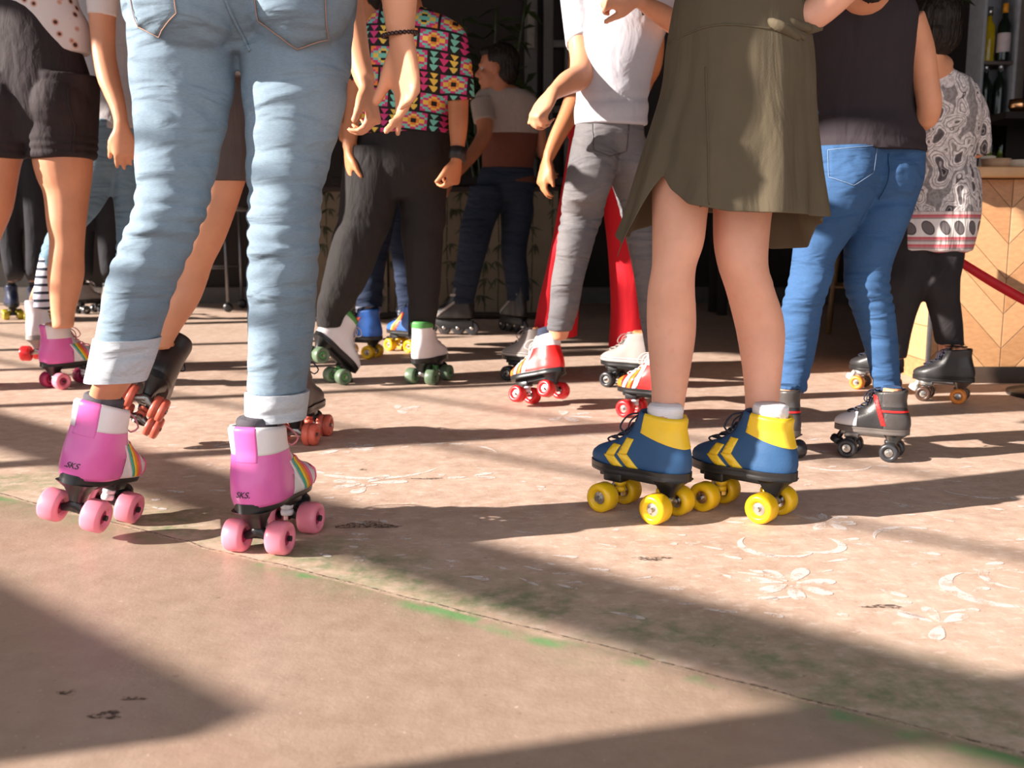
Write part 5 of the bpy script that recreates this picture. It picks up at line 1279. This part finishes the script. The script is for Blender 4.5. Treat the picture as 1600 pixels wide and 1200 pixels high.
def paisley():
    t = NT('paisley_print'); co = t.coord(); sx = t.node('ShaderNodeSeparateXYZ'); t.link(co, sx.inputs[0]); z = sx.outputs[2]; x = sx.outputs[0]
    wob = t.node('ShaderNodeTexNoise'); t.link(co, wob.inputs['Vector']); wob.inputs['Scale'].default_value = 9
    ad = t.node('ShaderNodeMix', data_type='RGBA', blend_type='ADD'); ad.inputs[0].default_value = .10; t.link(t.coord((1, 1, .6), (0, .5, 0)), ad.inputs[6]); t.link(wob.outputs['Color'], ad.inputs[7])
    v = t.node('ShaderNodeTexVoronoi'); t.link(ad.outputs[2], v.inputs['Vector']); v.inputs['Scale'].default_value = 21
    d = v.outputs['Distance']
    body = t.ramp(d, [(0, C(60, 54, 56)), (.12, C(168, 158, 160)), (.16, C(90, 82, 84)), (.24, C(110, 102, 104)), (.29, C(230, 222, 222)), (.38, C(150, 142, 142)), (.42, C(226, 218, 218)), (.52, C(96, 88, 90)), (.55, C(222, 214, 214)), (.68, C(150, 144, 144))], 'CONSTANT')
    fine = t.ramp(t.noise(co, 90, 2), [(.45, (.72, .70, .70)), (.55, (1, 1, 1))]); body = t.mix(1, body, fine, 'MULTIPLY')
    zA, zB, zC, zD = [P(1470, p, 3.25).z for p in (330, 342, 370, 394)]
    # border: rows of drops between red-lined bands
    fx = t.math('SUBTRACT', t.math('FRACT', t.math('MULTIPLY', x, 21)), .5); fz = t.math('MULTIPLY', t.math('SUBTRACT', z, (zB + zC) / 2), 20)
    dr = t.math('SQRT', t.math('ADD', t.math('POWER', t.math('ADD', fx, t.math('MULTIPLY', fz, .25)), 2), t.math('MULTIPLY', t.math('POWER', fz, 2), .55)))
    drop = t.ramp(dr, [(0, C(110, 102, 104)), (.28, C(78, 70, 72)), (.34, C(228, 220, 218))], 'CONSTANT')
    red = t.ramp(t.math('FRACT', t.math('MULTIPLY', z, 42)), [(0, C(200, 90, 100)), (.22, C(214, 196, 194)), (.6, C(150, 140, 140)), (.8, C(205, 120, 126))], 'CONSTANT')
    f = lambda zz: t.math('LESS_THAN', z, zz)
    c = t.mix(f(zA), body, red); c = t.mix(f(zB), c, drop); c = t.mix(f(zC), c, red)
    return t.done(c, .8, t.bump(t.noise(t.coord((4, 4, .8)), 6, 3), .5, .03))
b = bmesh.new()
stack(b, [(112, 1466, 26, 3.285, .9), (126, 1473, 42, 3.295, .75), (150, 1478, 52, 3.30, .72), (200, 1478, 52, 3.31, .74), (245, 1476, 44, 3.32, .8), (256, 1476, 43, 3.32, .8), (275, 1478, 50, 3.32, .76), (310, 1476, 56, 3.32, .74), (345, 1470, 60, 3.315, .74), (392, 1459, 59, 3.31, .74)], 50, 44)
limb(b, [(1504, 140, 3.31, 22), (1522, 180, 3.33, 20), (1530, 222, 3.35, 19), (1528, 240, 3.36, 16)]); limb(b, [(1444, 142, 3.32, 20), (1428, 190, 3.38, 18), (1428, 225, 3.43, 15)])
pm = paisley(); J, bv = F.wear('paisley_tunic', b, pm, .0058, 2, [(P(1476, 250, 3.3).z, .03, 30, .004)], .010, (16, 16, 2.2), 6)
add_hair(F, hc, M_, 0, False, .9); eyes(F, hc, M_, .9)

# ===== 10. patterned shirt, black trousers
kL = skate('white_green', 492, 556, 42, 'white roller skate tipped on its toe wheels, green wheels facing left', Y=3.50, pitch=-44, roll=0)
kR = skate('white_green', 659, 588, 68, 'white roller skate with grey green wheels planted flat, heel towards the viewer')
F = Fig(G(600, 600), 'person in a bright geometric print shirt and black trousers, seen from behind', voxel=.006)
j1 = [(230, 590, 52, 3.58), (300, 578, 46, 3.56), (345, 570, 42, 3.54), (380, 558, 40, 3.52), (420, 546, 38, 3.52), (460, 530, 32, 3.53), (495, 516, 23, 3.54), (512, 514, 19, 3.54)]
j2 = [(230, 655, 48, 3.60), (300, 660, 38, 3.60), (340, 661, 34, 3.59), (380, 660, 31, 3.58), (430, 661, 27.5, 3.58), (470, 661, 24, 3.58), (527, 657, 20, 3.57)]
hip = [(170, 630, 68, 3.58, .70), (210, 629, 72, 3.58, .70), (260, 620, 79, 3.58, .64), (310, 616, 70, 3.58, .5)]
stack(F.bm, j1, 40, 20, grow=.84, extra=leg_end(kL, .025)); stack(F.bm, j2, 40, 20, grow=.84, extra=leg_end(kR, .025))
chest = [(8, 628, 30, 3.46, .9), (22, 634, 50, 3.47, .7), (45, 646, 74, 3.48, .62), (80, 648, 80, 3.50, .64), (120, 642, 74, 3.53, .66), (170, 632, 68, 3.57, .70)]
hc = P(622, -40, 3.38); M_ = upper(F, chest + hip, P(630, 10, 3.45), hc, R(112))
limb(F.bm, [(708, 70, 3.50, 22), (716, 120, 3.50, 18), (716, 160, 3.50, 16.5), (716, 200, 3.48, 15), (715, 228, 3.47, 11.5), (714, 245, 3.46, 11)]); hand(F.bm, P(713, 248, 3.46), V((-.15, .1, -1)), V((-.8, .5, 0)), -1, .95, curl=(40, 50, 35))
limb(F.bm, [(582, 70, 3.52, 22), (562, 125, 3.54, 18), (556, 160, 3.54, 15), (549, 200, 3.52, 13), (545, 232, 3.50, 10)]); hand(F.bm, P(545, 236, 3.50), V((0, .1, -1)), V((.8, .3, 0)), 1, .95)
F.body(sk_warm)
b = bmesh.new(); stack(b, j1, 44, 30); stack(b, j2, 44, 30); stack(b, hip, 20, 34, grow=1.0)
F.wear('black_trousers', b, cloth('soft_black_wool', (0.026, 0.023, 0.023, 1), .5, .1, (4, 4, 1.6)), None, 3, [(P(560, 360, 3.5).z, .06, 9, .006), (P(530, 470, 3.5).z, .05, 10, .005)], .006, (8, 8, 3), 8)
def geo():
    t = NT('geometric_print'); sx = t.node('ShaderNodeSeparateXYZ'); t.link(t.coord(rot=(0, R(-6), 0)), sx.inputs[0])
    sc_ = 12.5; rz = t.math('MULTIPLY', sx.outputs[2], sc_ * 1.25); row = t.math('FLOOR', rz)
    cx = t.math('ADD', t.math('MULTIPLY', sx.outputs[0], sc_ * .80), t.math('MULTIPLY', row, .37)); col = t.math('FLOOR', cx)
    u = t.math('SUBTRACT', t.math('FRACT', cx), .5); w = t.math('SUBTRACT', t.math('FRACT', rz), .5)
    au, aw = t.math('ABSOLUTE', u), t.math('ABSOLUTE', w)
    q = lambda a, n: t.math('DIVIDE', t.math('FLOOR', t.math('MULTIPLY', a, n)), n)
    m = t.math('ADD', q(au, 11), t.math('MULTIPLY', q(aw, 9), 1.15))           # stepped diamond
    cb = t.node('ShaderNodeCombineXYZ'); t.link(row, cb.inputs[0]); t.link(col, cb.inputs[1])
    hv = t.math('FRACT', t.math('ADD', t.math('MULTIPLY', row, .377), t.math('MULTIPLY', col, .619)))
    k, mg, tl, yl, og, wh = C(16, 14, 18), C(214, 60, 130), C(120, 205, 190), C(240, 205, 90), C(240, 140, 60), C(232, 222, 224)
    r1 = t.ramp(m, [(0, k), (.08, og), (.17, yl), (.27, mg), (.40, tl), (.52, tl), (.60, mg)], 'CONSTANT')
    r2 = t.ramp(m, [(0, tl), (.10, k), (.17, yl), (.30, tl), (.42, mg), (.58, og)], 'CONSTANT')
    tri = t.math('FRACT', t.math('ADD', t.math('MULTIPLY', t.math('FRACT', rz), 3), 0.0)); half = t.math('FRACT', t.math('MULTIPLY', t.math('ADD', u, .5), 3))
    ins = t.math('LESS_THAN', t.math('ABSOLUTE', t.math('SUBTRACT', half, .5)), t.math('MULTIPLY', tri, .5))
    colr3 = t.ramp(t.math('FRACT', t.math('MULTIPLY', t.math('FLOOR', t.math('MULTIPLY', t.math('ADD', u, .5), 3)), .37)), [(0, tl), (.3, mg), (.6, yl)], 'CONSTANT')
    r3 = t.mix(ins, k, colr3)
    c = t.mix(t.math('GREATER_THAN', hv, .42), r1, r2); c = t.mix(t.math('GREATER_THAN', hv, .62), c, r3)
    ed = t.math('MAXIMUM', t.math('GREATER_THAN', au, .455), t.math('GREATER_THAN', aw, .44)); c = t.mix(ed, c, k)
    return t.done(c, .75, t.bump(t.noise(t.coord((3, 3, 2)), 5, 3), .3, .02))
b = bmesh.new(); stack(b, [(14, 630, 34, 3.46, .9)] + chest[1:] + [(195, 630, 72, 3.58, .72), (210, 630, 73, 3.58, .72)], 40, 40, grow=1.05)
limb(b, [(704, 62, 3.50, 27), (714, 110, 3.50, 25), (718, 157, 3.50, 25)]); limb(b, [(586, 62, 3.52, 27), (568, 100, 3.53, 23), (556, 128, 3.54, 20)])
F.wear('print_shirt', b, geo(), .0055, 3, [], .006, (6, 6, 3), 1)
b = bmesh.new(); tube(b, [P(715, 232, 3.47), P(714, 250, 3.46)], [.031, .031], None, 18); F.part('wristband', b, blackm)
add_hair(F, hc, M_, 0.0); eyes(F, hc, M_)

# ===== 11. dark jeans behind the patterned shirt
mL = skate('blue_orange', 582, 549, 160, 'blue roller skate with orange flame stripe and yellow wheels, the one fully in view')
mR = skate('blue_orange', 650, 540, 142, 'blue roller skate with orange stripe, partly behind the black trouser leg')
F = Fig(G(600, 556), 'person in turned-up dark jeans on blue skates, behind the print-shirt skater', voxel=.007)
j1 = [(250, 600, 36, 4.45), (320, 592, 31, 4.43), (370, 586, 26, 4.42), (420, 580, 22, 4.42), (460, 577, 21, 4.42), (484, 577, 20, 4.42)]
j2 = [(250, 636, 36, 4.60), (320, 628, 30, 4.65), (380, 632, 25, 4.68), (420, 637, 22, 4.70), (470, 641, 20, 4.72), (490, 642, 19, 4.72)]
hip = [(180, 610, 44, 4.50, .7), (220, 612, 56, 4.50, .7), (270, 614, 56, 4.50, .55)]
stack(F.bm, j1, 30, 18, grow=.8, extra=leg_end(mL, .02)); stack(F.bm, j2, 30, 18, grow=.8, extra=leg_end(mR, .02))
chest = [(35, 584, 20, 4.46, .9), (50, 588, 44, 4.46, .6), (68, 592, 60, 4.47, .58), (110, 600, 56, 4.48, .62), (180, 610, 46, 4.50, .72)]
hc = P(574, -8, 4.42); M_ = upper(F, chest + hip, P(584, 48, 4.46), hc, R(170))
limb(F.bm, [(545, 80, 4.44, 18), (538, 130, 4.40, 15), (534, 180, 4.34, 12)]); hand(F.bm, P(534, 184, 4.34), V((0, -.1, -1)), V((.8, .3, 0)), 1)
limb(F.bm, [(640, 80, 4.50, 18), (650, 130, 4.54, 15), (645, 180, 4.50, 12)]); hand(F.bm, P(645, 184, 4.50), V((0, -.1, -1)), V((-.8, .3, 0)), -1)
F.body(sk_warm)
b = bmesh.new(); stack(b, j1, 34, 26, extra=leg_end(mL)); stack(b, j2, 34, 26, extra=leg_end(mR)); stack(b, hip, 16, 28, grow=1.04)
J, bv = F.wear('dark_jeans', b, denim('indigo_denim', C(34, 44, 66), .5, 5), None, 3, [(P(577, 455, 4.4).z, .06, 16, .005)], .004)
for cs in ([(478, 577, 21.5, 4.42), (489, 577, 21, 4.42)], [(484, 642, 21, 4.72), (494, 642, 20.5, 4.72)]):
    b = bmesh.new(); stack(b, cs, 10, 24); obj('cuff', fuse(b, .006, 1), denim('grey_cuff', C(110, 112, 126), .1), J, F.base)
b = bmesh.new(); stack(b, chest[1:] + [(200, 611, 54, 4.50, .72)], 24, 30, grow=1.06); limb(b, [(545, 80, 4.44, 22), (540, 118, 4.41, 19)]); limb(b, [(640, 80, 4.50, 22), (649, 118, 4.53, 19)]); F.wear('black_shirt', b, cloth('black_poplin', (0.015, 0.014, 0.015, 1)), None, 3, [], .005)
add_hair(F, hc, M_); eyes(F, hc, M_)

# ===== 12. two-tone shirt, dark jeans, inline skates
nL = inline_skate(725, 505, 165, 'black inline skate, left one under the dark jeans by the bamboo screen', 5.25)
nR = inline_skate(812, 505, 120, 'black inline skate, right one beside the red trouser leg', 5.35)
F = Fig(G(770, 525), 'dark-haired person in a white and brown shirt facing left by the screen', voxel=.0065)
j1 = [(290, 764, 30, 5.33), (320, 758, 30, 5.32), (350, 746, 27, 5.30), (380, 740, 24, 5.28), (420, 732, 21, 5.27), (450, 726, 19.5, 5.27), (474, 721, 18.5, 5.27)]
j2 = [(300, 807, 23, 5.37), (330, 808, 26, 5.38), (365, 805, 22, 5.37), (400, 803, 20, 5.36), (430, 807, 19, 5.37), (470, 810, 17.5, 5.38)]
hip = [(262, 792, 40, 5.36, .72), (290, 790, 44, 5.36, .7), (315, 788, 42, 5.36, .6)]
stack(F.bm, j1, 34, 18, grow=.84, extra=leg_end(nL, .027)); stack(F.bm, j2, 34, 18, grow=.84, extra=leg_end(nR, .027))
chest = [(132, 782, 20, 5.32, .9), (140, 786, 34, 5.32, .7), (152, 790, 46, 5.33, .62), (180, 795, 46, 5.34, .64), (220, 796, 42, 5.35, .68), (262, 793, 38, 5.36, .72)]
hc = P(776, 108, 5.28); M_ = upper(F, chest + hip, P(782, 140, 5.32), hc, R(172), sc=.98)
limb(F.bm, [(752, 160, 5.28, 15), (757, 190, 5.24, 13.5), (756, 212, 5.20, 12), (742, 236, 5.14, 11), (722, 262, 5.06, 8), (708, 278, 5.02, 7)]); hand(F.bm, P(706, 280, 5.02), V((-.8, -.3, -.7)), V((.4, .3, -.8)), 1)
limb(F.bm, [(832, 165, 5.38, 13), (842, 205, 5.40, 11), (848, 245, 5.42, 8)]); hand(F.bm, P(852, 246, 5.42), V((.25, -.1, -1)), V((.5, -.9, 0)), 1)
F.body(sk_dark)
b = bmesh.new(); stack(b, j1, 34, 26); stack(b, j2, 34, 26); stack(b, hip, 14, 28, grow=1.03)
F.wear('dark_jeans', b, denim('dark_blue_denim', C(36, 44, 60), .3), None, 3, [], .004)
def twotone():
    t = NT('two_tone_jersey'); sx = t.node('ShaderNodeSeparateXYZ'); t.link(t.coord(), sx.inputs[0]); f = t.math('GREATER_THAN', sx.outputs[2], P(790, 208, 5.3).z)
    return t.done(t.mix(f, C(92, 46, 30), C(150, 134, 126)), .85, t.bump(t.noise(t.coord((3, 3, 1.5)), 5, 3), .4, .03))
b = bmesh.new(); stack(b, chest[1:] + [(286, 793, 42, 5.36, .72)], 30, 32, grow=1.05); limb(b, [(754, 158, 5.28, 19), (757, 190, 5.24, 17)]); limb(b, [(828, 165, 5.38, 17), (836, 195, 5.40, 15)])
F.wear('two_tone_shirt', b, twotone(), .006, 3, [], .004)
add_hair(F, hc, M_, 0, False, .98); eyes(F, hc, M_, .98)

# ===== 13, 14. two skaters lost in the dark at the back left
for (cx, Y, key, yaw, rpy, lab, l1, l2, dx, shirt) in (
    (150, 6.05, 'grey_dark', 60, 484, 'person in dark trousers in the gloom behind the bare left leg', 'grey roller skate in the dark, nearest behind the bare left leg', 'grey roller skate in the dark behind the left light-jeans leg', 44, (0.03, 0.03, 0.035, 1)),
    (38, 5.7, 'navy', 120, 492, 'person in dark clothes standing in the gloom at the far left', 'navy roller skate with olive yellow wheels at the far left', 'navy roller skate at the far left, half behind the striped sock', 34, (0.02, 0.02, 0.02, 1))):
    s1 = skate(key, cx - dx / 2, rpy, yaw, l1); s2 = skate(key, cx + dx / 2, rpy + 3, yaw - 20, l2)
    F = Fig(G(cx, rpy + 14), lab, voxel=.009)
    A = [(250, cx - 16, 24, Y), (330, cx - 20, 21, Y), (380, cx - 21, 17, Y), (430, cx - dx / 2 + 2, 14, Y)]; B = [(250, cx + 16, 24, Y), (330, cx + 20, 21, Y), (380, cx + 20, 17, Y), (430, cx + dx / 2 + 1, 14, Y)]
    H = [(170, cx, 32, Y, .7), (220, cx, 40, Y, .7), (265, cx, 38, Y, .55)]; CH_ = [(40, cx, 14, Y, .9), (52, cx, 34, Y, .6), (66, cx, 44, Y, .58), (110, cx, 42, Y, .62), (170, cx, 34, Y, .72)]
    stack(F.bm, A, 24, 16, grow=.8, extra=leg_end(s1, .02, .018)); stack(F.bm, B, 24, 16, grow=.8, extra=leg_end(s2, .02, .018)); hc = P(cx, 5, Y); M_ = upper(F, CH_ + H, P(cx, 52, Y), hc, R(95))
    for sgn in (-1, 1):
        limb(F.bm, [(cx + sgn * 38, 75, Y, 13), (cx + sgn * 44, 130, Y, 11), (cx + sgn * 44, 190, Y - .1, 7)]); hand(F.bm, P(cx + sgn * 44, 193, Y - .1), V((0, -.1, -1)), V((-sgn * .8, .3, 0)), sgn)
    F.body(sk_dark, 3)
    b = bmesh.new(); stack(b, A, 28, 22, extra=leg_end(s1)); stack(b, B, 28, 22, extra=leg_end(s2)); stack(b, H, 12, 24, grow=1.04); F.wear('trousers', b, cloth('dark_trousers', (0.02, 0.02, 0.024, 1)), None, 3, [], .004)
    b = bmesh.new(); stack(b, CH_[1:] + [(190, cx, 38, Y, .72)], 20, 24, grow=1.06); F.wear('shirt', b, cloth('dark_shirt_%d' % cx, shirt), None, 3, [], .004)
    add_hair(F, hc, M_); eyes(F, hc, M_)
